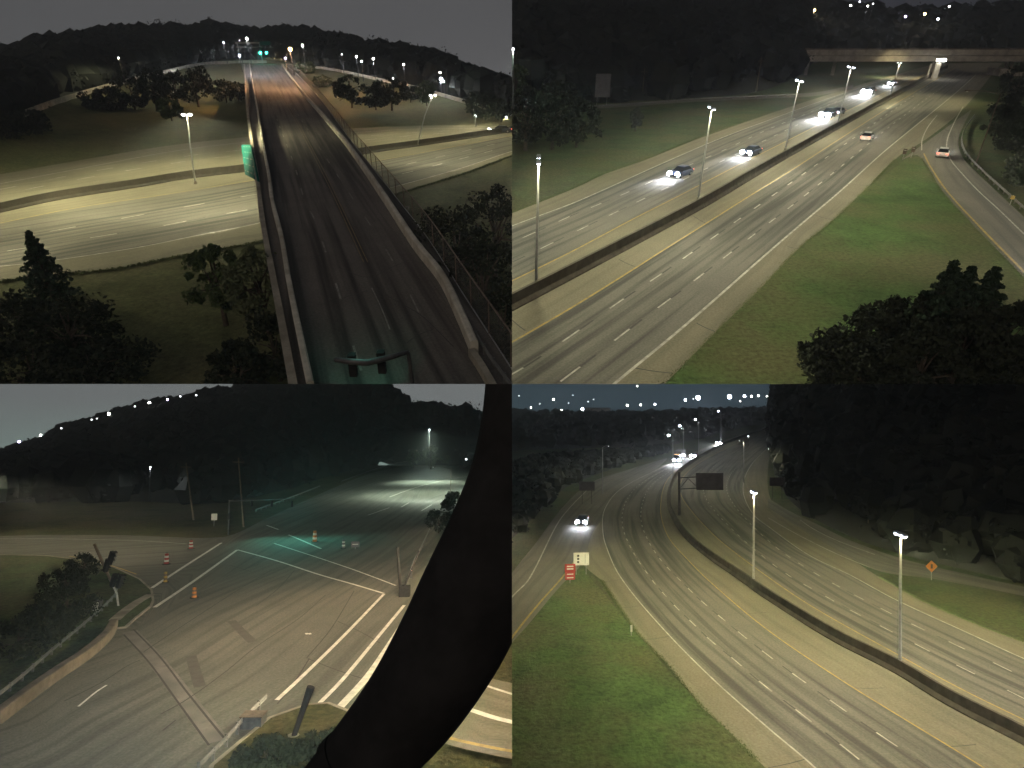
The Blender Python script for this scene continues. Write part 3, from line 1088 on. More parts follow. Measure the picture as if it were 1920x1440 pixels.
# fence on the right edge
fp = line3(S, dr, 120)
ft = thing(S, "chain_link_fence", "tall chain link fence along right edge of the bridge", "fence", fp[-1])
q = [p - fp[-1] for p in fp]
MB().sweep(q, [(0, 0.12), (0, 2.35)], False).build("wire_mesh", "chain_link", ft)
MB().tube([p + Vector((0, 0, 2.4)) for p in q], 0.06, 5).build("top_rail", "rust_steel", ft)
MB().tube([p + Vector((0, 0, 0.1)) for p in q], 0.05, 5).build("bottom_rail", "galvanised", ft)
pm = MB().tube([(0, 0, 0), (0, 0, 2.45)], 0.05, 6).mesh("post", "rust_steel")
for p, d in resample(q, 5.0):
    child("post", pm, ft, Matrix.Translation(p))
guardrail(S, [(893, 640), (918, 680), (948, 722), (965, 745)], "short steel guardrail below the right parapet end of the bridge", 2.0)
barrier(S, "parapet", [(884, 668), (905, 700), (930, 745)], "low stained concrete wall continuing the right parapet at bottom", "concrete", [(-.2, 0), (-.2, .55), (.2, .55), (.2, 0)], 20, "parapet")
# paint on the bridge
for dx in (0, 5):
    strip(S, "centre_line", [(497 + dx * .3, 130), (540 + dx * .7, 202), (597 + dx, 310), (630 + dx, 377), (682 + dx * 1.5, 492)], 0.08, "faded_yellow", deck, 0.02)
strip(S, "edge_line", [(697, 540), (716, 580), (731, 618)], 0.10, "faded_white", deck, 0.02, 20)
dashes(S, [(500, 170), (512, 205), (530, 252), (552, 310), (572, 378), (590, 412), (621, 505), (640, 565), (668, 667), (690, 730)], deck, 12.0, 3.6, 0.18, dz=0.02, paint="faded_white")
dashes(S, [(530, 170), (575, 240), (640, 340), (717, 457), (742, 500), (780, 575), (812, 645), (836, 705)], deck, 12.0, 3.6, 0.14, dz=0.02, start=3, paint="faded_white")
for c in ([(632, 500), (690, 520), (742, 498), (762, 490)], [(700, 538), (735, 560), (790, 592), (850, 650)], [(690, 545), (640, 560), (600, 572)], [(760, 645), (785, 628), (812, 618)]):
    strip(S, "crack_line", [(a, b) for a, b in c], 0.08, "crack_seal", deck, 0.012, 24)
# --- green motorway sign hung on the bridge side
A, B, C_, D_ = S.at(471, 272, .6), S.at(486, 341, .6), S.at(453, 266, -2.4), S.at(461, 337, -2.4)
sg = thing(S, "motorway_sign", "green motorway sign with white rows hung on left side of the bridge", "sign", A)
ux, vy = (B - A), ((C_ - A) + (D_ - B)) * .5
L, Hh = ux.length, vy.length
ux, vy = ux.normalized(), vy.normalized()
nn_ = ux.cross(vy).normalized()
if nn_.z < 0:
    nn_ = -nn_
def on(u, v, n_=0.0):
    return ux * u + vy * v + nn_ * n_
def plate(u0, u1, v0, v1, n0, n1):
    c = [on(u, v, n_) for n_ in (n0, n1) for u, v in ((u0, v0), (u1, v0), (u1, v1), (u0, v1))]
    return MB().add(c, [(3, 2, 1, 0), (4, 5, 6, 7), (0, 1, 5, 4), (1, 2, 6, 5), (2, 3, 7, 6), (3, 0, 4, 7)])
pn = plate(0, L, 0, Hh, -.08, .08).build("panel", "sign_green", sg)
rd = random.Random(4)
u = .06 * L
while u < L * .95:
    v = .1 * Hh
    while v < Hh * .88:
        w = rd.uniform(.1, .2) * Hh
        plate(u, u + .03 * L, v, min(v + w, .93 * Hh), .085, .12).build("lettering", "faded_white", pn)
        v += w + .14 * Hh
    u += .2 * L
for u in (.15, .5, .85):
    MB().tube([on(u * L, .25 * Hh, -.1), on(u * L, .05 * Hh, -.1) + Vector((1.6, .3, -.6))], .08, 6).build("bracket", "steel_dark", sg)
tufts(S, [(p[0], p[1] + 1, Z7) for p in hw_near], 9000, .55, "ragged grass along near edge of the motorway in upper left view", 3, .16)
# --- lamps
p = S.at(367, 345, Z7)
median_lamp(S, p, R(0), "bright twin lamp post on the median left of the bridge", 26000, big=1.3, h=11.6, arm=0.15, lean=1.3)
median_lamp(S, S.at(-190, 440, Z7), R(0), "added unseen median lamp post left of the upper left view", 22000, arm=.3, h=11.6)  # out of view, added to brighten the left part of the motorway
p = S.at(783, 274, Z7)
median_lamp(S, p, R(0), "leaning twin lamp post on the median right of the bridge", 17000, h=11.0, arm=0.15, lean=4.2, big=.9)
far_lamp(S, 892, 217, 190, "small lamp above far carriageway, left of the one at right edge of upper left view", "lens_dim", 0.35, 9, 2600, HW)
far_lamp(S, 949, 220, 200, "small lamp at the right edge of the upper left view", "lens_dim", 0.35, 9, 2600, HW)
far_lamp(S, 419, 79, 330, "dim lamp high in the dark trees left of the bridge end", "lens_dim", 0.3, 9, 14000)
far_lamp(S, 463, 72, 300, "round white lamp above the road gantry at the bridge end", "lens_white", 0.42, 11, 20000)
far_lamp(S, 449, 104, 290, "bluish lamp beside the left end of the bridge road", "lens_blue", 0.32, 6, 5000)
far_lamp(S, 544, 92, 240, "big orange street lamp right of the green signals", "lens_orange", 0.6, 8, 50000, (1.0, .52, .22))
far_lamp(S, 567, 85, 280, "white lamp just right of the orange street lamp", "lens_white", 0.35, 9, 12000)
far_lamp(S, 535, 109, 245, "violet lamp under the orange street lamp", "lens_violet", 0.3, 4, 1500)
far_lamp(S, 222, 108, 230, "dim lamp over the ramp in the middle of the left trees", "lens_dim", 0.25, 9, 7000, HW)
far_lamp(S, 27, 117, 250, "bright lamp at the left edge of the upper left view", "lens_white", 0.4, 8, 0)
far_lamp(S, 10, 122, 250, "faint lamp left of the bright one at left edge of upper left view", "lens_dim", 0.4, 8, 0)
for k, (px, py, ln, r_) in enumerate([(641, 102, "lens_dim", .4), (668, 106, "lens_white", .5), (678, 115, "lens_dim", .6), (700, 110, "lens_white", .55), (757, 121, "lens_white", .5), (825, 136, "lens_white", .5), (827, 148, "lens_blue", .9), (832, 153, "lens_white", .5), (737, 147, "lens_dim", .5)]):
    far_lamp(S, px, py, 235, "%s yard lamp from the left on the right hillside of upper left view" % ORD[k], ln, r_ * .6, 6, 4000 if k in (1, 4, 6) else 0)
# --- gantry with the green signals at the far end
g0 = S.at(500, 121, 0)
g = thing(S, "traffic_signal", "green traffic signals hanging at the far end of the bridge", "traffic light", g0)
MB().tube([(-12, 0, 0), (-12, 0, 9)], 0.2, 8).build("pole", "steel_dark", g)
MB().tube([(-12, 0, 8.2), (6, 0, 7.6)], [0.14, 0.1], 8).build("mast_arm", "steel_dark", g)
for x in (-1.9, 1.1):
    c = child("signal_head", MB().box((0, 0, 0), (1.1, .7, 3.2)).mesh("signal_head", "black_metal"), g, Matrix.Translation((x, 0, 6.2)))
    MB().ball((0, -.5, -0.8), 0.55, 10).build("lens", "lens_green", c, smooth=True)
    spot(g, (x, -1.6, 5.2), 7000, (.1, 1, .68), 140, .8, .3, (R(38), 0, 0), "signal_light")
MB().box((1.0, -.2, 9.6), (5.2, .12, 1.7)).build("sign_panel", "sign_green", g)
g = thing(S, "road_gantry", "pale beam gantry left of the green signals at the bridge end", "gantry", S.at(466, 119, 0))
MB().tube([(-4, 0, 0), (-4, 0, 10)], .25, 8).build("post", "galvanised", g)
MB().tube([(7.5, 0, 0), (7.5, 0, 9)], .25, 8).build("post", "galvanised", g)
MB().box((1.8, 0, 9.5), (13.5, .5, .5)).build("beam", "pale_concrete", g)
MB().box((1.8, 0, 7.6), (13.5, .4, .4)).build("beam", "pale_concrete", g)
# --- car at the right edge
car(S, S.at(938, 249, Z7), R(105), "pair of headlights of a car at right edge of upper left view", "car_dark", beam=2500, scale=1.25, head_r=.25)
# --- hills and woods
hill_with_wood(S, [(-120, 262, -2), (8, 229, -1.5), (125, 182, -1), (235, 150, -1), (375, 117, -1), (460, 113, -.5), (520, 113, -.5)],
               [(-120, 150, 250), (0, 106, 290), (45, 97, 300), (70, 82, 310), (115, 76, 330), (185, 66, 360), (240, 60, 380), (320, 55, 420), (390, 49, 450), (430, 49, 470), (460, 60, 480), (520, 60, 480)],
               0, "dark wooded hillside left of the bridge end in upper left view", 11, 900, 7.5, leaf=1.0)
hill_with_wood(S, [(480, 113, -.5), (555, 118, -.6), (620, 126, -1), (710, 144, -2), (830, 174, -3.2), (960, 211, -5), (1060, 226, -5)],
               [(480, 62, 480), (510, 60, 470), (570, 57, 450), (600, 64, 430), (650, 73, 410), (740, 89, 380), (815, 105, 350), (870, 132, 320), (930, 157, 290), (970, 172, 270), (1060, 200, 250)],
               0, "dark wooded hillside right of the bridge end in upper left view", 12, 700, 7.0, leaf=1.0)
# --- bushes and trees on the slopes (px, py of the foot, metres tall)
def slope_z(px, py):
    return S.at(px, py, -4.5)
for i, (px, py, h_, r_, m, lab) in enumerate([
    (188, 214, 6.5, 5.2, "leaf_dark", "dark rounded bush at left end of the bush row beyond the motorway"),
    (215, 212, 7.5, 5.0, "leaf_dark", "dark bush touching the leftmost one of the row beyond the motorway"),
    (255, 208, 10.5, 6.0, "leaf_dark", "tall dark tree third from left in the bush row"),
    (295, 205, 11.5, 6.5, "leaf_dark", "tall dark tree in the middle of the bush row beyond the motorway"),
    (335, 202, 12.5, 6.5, "leaf_dark", "tallest dark tree of the bush row, left of the bridge"),
    (372, 198, 12.0, 6.0, "leaf_dark", "dark tree at right end of the bush row left of the bridge"),
    (322, 224, 5.5, 4.2, "leaf_mid", "lower lit bush in front of the dark bush row"),
    (425, 190, 6.5, 5.0, "leaf_dark", "low dark bush close to the left bridge parapet"),
    (448, 188, 6.0, 4.0, "leaf_dark", "small dark bush against the bridge edge, left of the deck"),
    (18, 268, 6.5, 6.0, "leaf_dark", "dark bush at far left edge beyond the motorway"),
    (60, 258, 6.0, 5.5, "leaf_dark", "dark bush second from the left edge beyond the motorway"),
    (576, 150, 9.0, 5.0, "leaf_mid", "orange lit tree right of the bridge end"),
    (605, 168, 5.0, 4.5, "leaf_mid", "green bush by the fence right of the bridge end"),
    (660, 200, 9.5, 6.0, "leaf_dark", "dark round tree right of the fence, left one of a pair"),
    (705, 204, 6.5, 5.0, "leaf_dark", "low dark bush between the two round trees right of the fence"),
    (735, 205, 9.5, 6.2, "leaf_dark", "dark round tree right of the fence, right one of a pair"),
    (800, 196, 7.0, 4.2, "leaf_mid", "loose tree above the small lamps on the right slope"),
    (770, 190, 5.0, 4.0, "leaf_dark", "small bush between round trees and loose tree on right slope"),
    (905, 222, 7.5, 5.5, "leaf_dark", "dark tree near right edge on the slope in upper left view"),
    (940, 226, 5.5, 5.0, "leaf_dark", "dark bush at right edge on the slope in upper left view")]):
    tree(S, slope_z(px, py), h_, r_, lab, m, 40 + i, "bush", 45, 34, 0.42, 0.04, "tree" if h_ > 7 else "bush", None, True)
# --- trees in front, on the near bank
NB = -7.1
for i, (px, y, ytop, r_, m, kind, lab, low) in enumerate([
    (52, 62, 432, 3.0, "needle", "cone", "narrow dark tree rising before the motorway at far left", .05),
    (20, 50, 560, 5.0, "leaf_dark", "round", "black tree mass in the bottom left corner of upper left view", .05),
    (100, 46, 545, 4.6, "leaf_dark", "round", "black tree below the narrow tree at left", .05),
    (150, 43, 640, 4.4, "leaf_dark", "round", "black tree right of the bottom left corner in upper left view", .05),
    (30, 42, 640, 4.5, "leaf_dark", "round", "lowest black tree in bottom left corner of upper left view", .05),
    (385, 56, 447, 3.0, "leaf_mid", "round", "leafy green tree left of the bridge, left one of a pair", .12),
    (468, 54, 447, 3.1, "leaf_pale", "round", "leafy tree with pale lit leaves hugging the bridge edge", .12),
    (500, 45, 590, 3.6, "leaf_dark", "round", "dark tree below the pale leafy one beside the bridge", .05),
    (430, 42, 640, 2.6, "leaf_dark", "round", "small dark bush at bottom beside the bridge", .05),
    (850, 62, 372, 5.0, "leaf_dark", "round", "dark tree right of the bridge fence below the motorway", .1),
    (925, 66, 335, 4.6, "leaf_dark", "round", "dark tree at right edge below the motorway in upper left view", .1),
    (905, 52, 440, 5.0, "leaf_dark", "round", "black tree right of the fence halfway down", .08),
    (940, 45, 540, 4.2, "leaf_dark", "round", "black tree at lower right edge of the upper left view", .08)]):
    top = S.far(px, ytop, y)
    tree(S, Vector((top.x, y, NB)), max(top.z - NB, 4.0), r_, lab, m, 80 + i, kind, 70, 42, 0.2, low, "tree")
# signal arm in the foreground, its green glow from a spot added above
o_ = S.at(755, 700, 0)
g = thing(S, "traffic_signal", "curved pale signal arm glowing green over the bridge road at the bottom", "traffic light", o_)
e0, e1, e2 = S.at(628, 674, 4.5) - o_, S.at(690, 680, 4.4) - o_, S.at(765, 660, 4.5) - o_
MB().tube([e0, e0.lerp(e1, .5) + Vector((0, -.06, 0)), e1, e1.lerp(e2, .5) + Vector((0, -.05, 0)), e2], [.12, .15, .16, .14, .1], 10).build("mast_arm", "steel_dark", g, smooth=True)
MB().tube([e2, Vector((e2.x + .2, e2.y, -0.05))], [.1, .13], 8).build("pole", "steel_dark", g)
for w in (.2, .6):
    signal_head(g, e0.lerp(e2, w) + Vector((0, .3, -.55)), R(180), 2)
spot(g, e0.lerp(e2, .4) + Vector((0, 1.0, -.2)), 500, (.06, 1, .66), 52, .8, .2, (R(58), 0, R(16)), "signal_light")
spot(g, e0.lerp(e2, .35) + Vector((0, .4, 1.4)), 60, (.3, 1, .75), 120, .9, .2, (0, 0, 0), "arm_glow_spot")
t = thing(S, "added_flood", "added unseen fill lamp on the camera pole over the bridge", "added_flood", Vector((-2, 1.0, 0)))  # unseen lamp added to lift the near end of the deck
MB().tube([(0, 0, 8), (0, 0, 15.8)], [.2, .14], 10).build("pole", "steel_dark", t)
MB().box((0, 0, 15.9), (.7, .5, .5)).build("lamp_head", "steel_dark", t)
spot(t, (0, .6, 15.9), 28000, (1, .96, .86), 50, 1.0, .2, (R(60), 0, R(-2)), "added_flood_spot")

# ================================================================== upper right: motorway towards the far overpass
S = NORTH
sky(S, "sky_north")
sheet(S, "ground", [[S.at(500, 800), S.at(2600, 800)], [S.far(-200, 330, 150) * 1.0, S.far(3200, 330, 150)], [Vector((-900, 700, 0)), Vector((1500, 700, 0))]] and
      [[Vector((x, y, -.05)) for x in np.linspace(-900, 1500, 30)] for y in (20, 60, 110, 200, 400, 900)], "grass_green", 30, 4)
sh_l = [(760, 482), (880, 432), (960, 400), (1080, 352), (1135, 326), (1210, 300), (1305, 262), (1400, 228), (1500, 194), (1600, 163), (1700, 134), (1760, 118)]
sh_r = [(960, 970), (1150, 806), (1247, 719), (1335, 630), (1440, 527), (1502, 462), (1560, 415), (1620, 358), (1680, 297), (1735, 262), (1795, 215), (1840, 165), (1860, 140), (1880, 118)]
hw = sheet(S, "motorway", [sh_l, sh_r], "concrete_road", 120, 12, dz=0.0)
W_ = "white_paint"
lanes(S, [(800, 494), (900, 450), (960, 424), (1072, 382), (1130, 357), (1250, 303), (1350, 260), (1440, 226), (1530, 193), (1620, 162), (1700, 136)], [(800, 606), (900, 556), (960, 527), (1072, 472), (1185, 412), (1272, 368), (1370, 317), (1440, 282), (1560, 222), (1650, 178), (1740, 136)], hw, .008)
lanes(S, [(800, 733), (900, 674), (960, 642), (1072, 577), (1185, 507), (1235, 475), (1310, 428), (1410, 365), (1480, 322), (1560, 270), (1657, 208), (1740, 158), (1790, 128)], [(980, 868), (1100, 765), (1152, 720), (1285, 610), (1440, 474), (1510, 414), (1574, 360), (1657, 285), (1740, 217), (1790, 176), (1830, 140)], hw, .008)
strip(S, "edge_line", [(900, 450), (960, 424), (1072, 382), (1130, 357), (1250, 303), (1350, 260), (1440, 226), (1530, 193), (1620, 162), (1700, 136)], .22, W_, hw, .03, 100)
strip(S, "edge_line", [(900, 556), (960, 527), (1072, 472), (1185, 412), (1272, 368), (1370, 317), (1440, 282), (1560, 222), (1650, 178), (1740, 136)], .22, "yellow_paint", hw, .03, 100)
strip(S, "edge_line", [(900, 674), (960, 642), (1072, 577), (1185, 507), (1235, 475), (1310, 428), (1410, 365), (1480, 322), (1560, 270), (1657, 208), (1740, 158), (1790, 128)], .22, "yellow_paint", hw, .03, 100)
strip(S, "edge_line", [(1100, 765), (1152, 720), (1285, 610), (1440, 474), (1510, 414), (1574, 360), (1657, 285), (1740, 217), (1790, 176), (1830, 140)], .25, W_, hw, .03, 100)
dashes(S, [(900, 482), (960, 455), (1012, 432), (1073, 404), (1136, 378), (1172, 363), (1250, 328), (1350, 285), (1440, 243), (1560, 194), (1700, 138)], hw, 8.4, 2.8, .2, 2.4, dz=.03)
dashes(S, [(900, 520), (960, 492), (990, 478), (1062, 443), (1128, 411), (1182, 385), (1290, 333), (1400, 280), (1500, 232), (1600, 185), (1720, 137)], hw, 8.4, 2.8, .2, 2.4, dz=.03, start=3)
dashes(S, [(900, 735), (986, 687), (1082, 622), (1166, 563), (1234, 518), (1291, 478), (1382, 414), (1440, 373), (1500, 331), (1560, 288), (1640, 231), (1710, 182), (1770, 142)], hw, 8.4, 2.8, .2, 2.6, dz=.03, start=2)
dashes(S, [(1040, 724), (1121, 663), (1203, 600), (1271, 550), (1331, 504), (1458, 406), (1491, 381), (1570, 318), (1650, 252), (1720, 198), (1800, 140)], hw, 8.4, 2.8, .2, 2.6, dz=.03, start=1)
barrier(S, "median_barrier", [(880, 618), (960, 577), (1195, 453), (1320, 385), (1440, 314), (1590, 229), (1740, 146), (1775, 128)], "long brown concrete median barrier crossing the upper right view", "dark_concrete", scale=1.35, n=120)
for a_, b_ in (((1498, 466), (1476, 462)), ((1341, 622), (1306, 606)), ((1628, 348), (1592, 344)), ((1260, 700), (1190, 690)), ((1562, 412), (1530, 404)), ((985, 620), (960, 600)), ((1190, 500), (1160, 486)), ((1330, 422), (1300, 405))):
    strip(S, "joint", [a_, ((a_[0] + b_[0]) / 2, (a_[1] + b_[1]) / 2 + 1), b_], .12, "crack_seal", hw, .011, 6)
# exit ramp
rl = [(1690, 300), (1722, 292), (1767, 358), (1815, 412), (1905, 505), (1990, 600)]
rr = [(1822, 205), (1800, 250), (1797, 272), (1806, 297), (1838, 330), (1874, 364), (1935, 420), (2010, 480)]
rp = sheet(S, "exit_ramp", [rl, rr], "grey_road", 60, 6, dz=.012)
strip(S, "edge_line", [(1757, 216), (1740, 238), (1729, 262), (1728, 282)], .22, W_, rp, .035, 30)
strip(S, "edge_line", [(1732, 288), (1744, 312), (1775, 358), (1823, 411), (1915, 505), (1980, 570)], .28, "yellow_paint", rp, .035, 70)
strip(S, "edge_line", [(1806, 200), (1789, 230), (1775, 268), (1781, 297), (1803, 325), (1836, 360), (1871, 392), (1925, 444), (1990, 505)], .22, W_, rp, .035, 70)
sheet(S, "verge", [sh_r[:8], [(1330, 800), (1500, 720), (1650, 600), (1740, 480), (1740, 400), (1720, 350), (1705, 310), (1700, 297)]], "grass_lush", 40, 6, dz=.01)
sheet(S, "verge", [[(1330, 800), (1500, 720), (1650, 600), (1740, 480), (1740, 400), (1720, 350), (1705, 310), (1700, 297)], [(1990, 602), (1905, 505), (1860, 458), (1815, 412), (1790, 384), (1767, 358), (1745, 325), (1724, 294)]], "grass_lush", 40, 6, dz=.01)
guardrail(S, [(1826, 220), (1808, 245), (1802, 268), (1812, 295), (1842, 327), (1878, 361), (1930, 408), (1990, 455)], "steel guardrail curving along right side of the exit ramp", 3.0)
# slip road on the left slope
sl = [(1080, 206), (1180, 200), (1290, 192), (1440, 185), (1530, 180), (1600, 166)]
sp_ = sheet(S, "slip_road", [sl, [(p[0], p[1] - 7) for p in sl]], "grey_road", 50, 2, dz=.03)
guardrail(S, [(1100, 204), (1200, 198), (1290, 190), (1440, 183), (1500, 180)], "distant guardrail beside the slip road left of the motorway", 4.0)
tufts(S, [(1150, 806), (1247, 720), (1335, 631), (1440, 528), (1502, 463), (1560, 416), (1620, 359), (1680, 298)], 9000, .38, "ragged grass edge left of the grass triangle in upper right view", 5, .06)
tufts(S, [(1930, 530), (1905, 505), (1860, 458), (1815, 413), (1767, 360), (1728, 296)], 4000, .38, "ragged grass edge along the exit ramp in upper right view", 6, .06)
tufts(S, [(960, 398), (1080, 350), (1135, 324), (1210, 298), (1305, 260), (1400, 226)], 6000, .38, "ragged grass edge left of the motorway in upper right view", 8, .06)
# --- lamps
LD = math.atan2(39, 27)
for (px, py, e, lab) in ((1005, 545, 15500, "nearest twin lamp post on the median, at left edge of upper right view"),
                         (1309, 376, 15500, "second twin lamp post along the median of upper right view"),
                         (1472, 282, 15500, "third twin lamp post along the median of upper right view"),
                         (1570, 234, 13000, "fourth and farthest twin lamp post along the median of upper right view")):
    median_lamp(S, S.at(px, py), R(88), lab, e, big=.7 if px < 1400 else 1.1, arm=.9, lens="lens_blue", col=(1, .93, .62))
median_lamp(S, S.at(1668, 186), R(88), "small far twin lamp post between the oncoming headlights of upper right view", 12000, arm=.5, h=10, big=1.0, lens="lens_dim")
arm_lamp(S, S.at(1830, 306), R(180), "unlit steel lamp post with long arm right of the exit ramp", 0, h=11.5, arm=5.5, lens="sign_white", pole="rust_steel", lit=False)
arm_lamp(S, S.at(2010, 430), R(180), "added unseen lamp post beside the ramp right of upper right view", 14000, (1, .93, .72), h=12, arm=3)  # unseen lamp added as fill for the road from the right
# --- overpass
ov = thing(S, "overpass", "pale concrete overpass crossing the far motorway", "bridge", S.at(1640, 141))
by = S.at(1640, 141).y
def ovx(px):
    return S.far(px, 141, by).x - S.at(1640, 141).x
x0, x1 = ovx(1480), ovx(2000)
zz = lambda py: S.far(1640, py, by).z
MB().box(((x0 + x1) / 2, 0, (zz(103) + zz(114)) / 2), (x1 - x0, 9, zz(103) - zz(114))).build("girder", "concrete", ov)
MB().box(((x0 + x1) / 2, -4.7, (zz(92) + zz(102)) / 2), (x1 - x0, .35, zz(92) - zz(102))).build("parapet", "concrete", ov)
MB().box(((x0 + x1) / 2, -4.9, zz(90.5)), (x1 - x0, .12, .35)).build("rail", "rust_steel", ov)
for px in (1510, 1560, 1745, 1752, 1880, 1890):
    MB().tube([(ovx(px), 0, 0), (ovx(px), 0, zz(114))], .7, 10).build("pier", "concrete", ov)
MB().box((ovx(1930), 0, zz(128) / 2), (ovx(2000) - ovx(1860), 8, zz(128))).build("abutment", "concrete", ov)
spot(ov, (ovx(1655), -14, zz(70)), 17000, (1, .85, .5), 110, 1.0, .3, (R(15), 0, 0), "roadway_light")
gt = thing(S, "sign_gantry", "bright white sign columns on the median before the overpass", "gantry", S.at(1745, 148))
MB().tube([(-1.6, 0, 0), (-1.6, 0, 5.4)], .35, 8).build("column", "pale_concrete", gt)
MB().box((1.2, 0, 2.8), (2.0, .8, 5.6)).build("column", "pale_concrete", gt)
MB().box((1.6, -.6, 6.6), (3.4, .5, .9), 0).build("lamp_box", "lens_white", gt)
spot(gt, (0, -6, 9), 2500, (1, .95, .8), 120, .8, .3, (R(35), 0, 0), "sign_light")
# --- vehicles
def hd(pa, pb):
    a, b = S.at(*pa), S.at(*pb)
    return math.atan2((b - a).y, (b - a).x) - math.pi / 2
back = hd((1408, 281), (1276, 325))
fwd = hd((1440, 474), (1740, 217))
car(S, S.at(1276, 330), back, "car with bright headlights, nearest on the left carriageway of upper right view", "car_blue", head_r=.36, beam=9000)
car(S, S.at(1408, 290), back, "oncoming car, second nearest on the left carriageway of upper right view", "car_blue", head_r=.36, beam=9000)
car(S, S.at(1552, 220), back, "car with glaring white headlights, left of the small dark car", "car_dark", suv=True, beam=26000, head_r=.5, scale=1.3)
car(S, S.at(1571, 214), back, "dark oncoming car close beside the glaring white headlights", "car_blue", head_r=.1, beam=1500)
car(S, S.at(1628, 177), back, "car with glaring white headlights farther up the left carriageway", "car_dark", suv=True, beam=26000, head_r=.6, scale=1.35)
car(S, S.at(1673, 160), back, "farthest oncoming car with violet headlights before the overpass", "car_blue", head_r=.36, beam=9000)
car(S, S.at(1625, 262), fwd, "pale car driving away on the right carriageway", "car_white", away=True, beam=3000, head_r=.1)
car(S, S.at(1766, 293), hd((1766, 293), (1790, 215)), "pale car driving away on the exit ramp lane", "car_white", away=True, beam=4500, head_r=.1)
# --- signs and poles
t = sign_post(S, S.at(1128, 198), R(0), "grey back of a big sign left of the slip road", [("panel", 4.2, 6.0, 5.2, "sign_back", [])], 8.2, post="galvanised", posts=(-1.4, 1.4))
for (px, py, yt, lab) in ((1204, 181, 128, "thin dim pole in the dark left of upper right view"), (1417, 172, 108, "thin dim pole on the slope left of the third lamp post")):
    b_ = S.at(px, py)
    t = thing(S, "utility_pole", lab, "pole", b_)
    hh = S.far(px, yt, b_.y).z
    MB().tube([(0, 0, 0), (0, 0, hh)], [.18, .12], 8).build("pole", "wood_pole", t)
    MB().box((0, 0, hh - 1), (2.2, .14, .16)).build("crossarm", "wood_pole", t)
for k, px in enumerate((1692, 1708)):
    sign_post(S, S.at(px, 300 - k * 4), R(-25), ("small brown gore marker left" if k == 0 else "small brown gore marker right") + " one on the tip of the grass triangle", [("plate", .6, .9, 1.5, "rust_steel", [(0, .2, .4, .08, "sign_white")])], 2.0)
sign_post(S, S.at(1893, 385), R(-30), "small yellow marker on the ramp guardrail", [("plate", .5, .5, 1.1, "yellow_paint", [])], 1.4)
# --- lights on the far hill
for k, (px, py, ln, r_) in enumerate([(1463, 91, "lens_blue", .8), (1527, 19, "lens_orange", 1.2), (1595, 10, "lens_white", .9), (1612, 3, "lens_dim", .9), (1627, 11, "lens_white", .8), (1637, 7, "lens_dim", .8), (1655, 67, "lens_dim", .9), (1692, 66, "lens_dim", .9), (1698, 31, "lens_violet", 1.1), (1729, 78, "lens_dim", .8), (1734, 26, "lens_orange", 1.2), (1752, 70, "lens_dim", .8), (1759, 36, "lens_blue", 1.0), (1770, 70, "lens_dim", 1.0), (1780, 12, "lens_white", .8)]):
    far_lamp(S, px, py, 395 if py < 95 else 300, "%s lamp from the left on the far hill of upper right view" % ORD[k], ln, r_ * .55, 7, 3000 if k in (0, 1, 10) else 0, (1, .8, .5))
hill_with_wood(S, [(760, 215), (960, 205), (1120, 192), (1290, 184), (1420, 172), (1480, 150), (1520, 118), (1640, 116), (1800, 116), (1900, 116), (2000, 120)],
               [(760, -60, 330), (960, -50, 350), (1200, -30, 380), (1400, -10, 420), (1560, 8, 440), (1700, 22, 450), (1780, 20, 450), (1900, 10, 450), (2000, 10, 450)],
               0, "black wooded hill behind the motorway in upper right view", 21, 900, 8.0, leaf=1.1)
far_lamp(S, 962, 92, 105, "lamp over the green lit tree at left edge of upper right view", "lens_dim", .22, 8, 9000, (.8, 1, .8))
# --- trees
for i, (px, py, h_, r_, m, lab) in enumerate([
    (985, 282, 12, 6.5, "leaf_dark", "dark tree at left edge of upper right view"),
    (965, 205, 13, 4.0, "leaf_mid", "green lit tree top at left edge of upper right view"),
    (1035, 280, 11, 6.0, "leaf_dark", "dark tree second from left edge of upper right view"),
    (1080, 276, 9, 5.5, "leaf_dark", "dark tree third from left edge, nearest the sign back"),
    (1050, 230, 10, 6.0, "leaf_dark", "dark tree behind the three at left edge of upper right view"),
    (1191, 246, 5.2, 1.5, "leaf_dark", "thin young tree alone on the grass left of the motorway"),
    (1862, 262, 7.5, 4.0, "leaf_dark", "dark bush beyond the ramp guardrail, right of the unlit lamp post"),
    (1895, 240, 9, 5.0, "leaf_dark", "dark tree at right edge of upper right view beside the motorway"),
    (1905, 300, 8, 5.0, "leaf_dark", "dark tree beyond the guardrail at right edge of upper right view"),
    (1900, 190, 11, 6.0, "leaf_dark", "farthest dark tree at right edge of upper right view"),
    (1935, 365, 8, 5.0, "leaf_dark", "dark tree low behind the ramp guardrail at right edge")]):
    tree(S, S.at(px, py), h_, r_, lab, m, 120 + i, "bush" if h_ < 9 else "round", 60, 45, .36, .05, "tree")
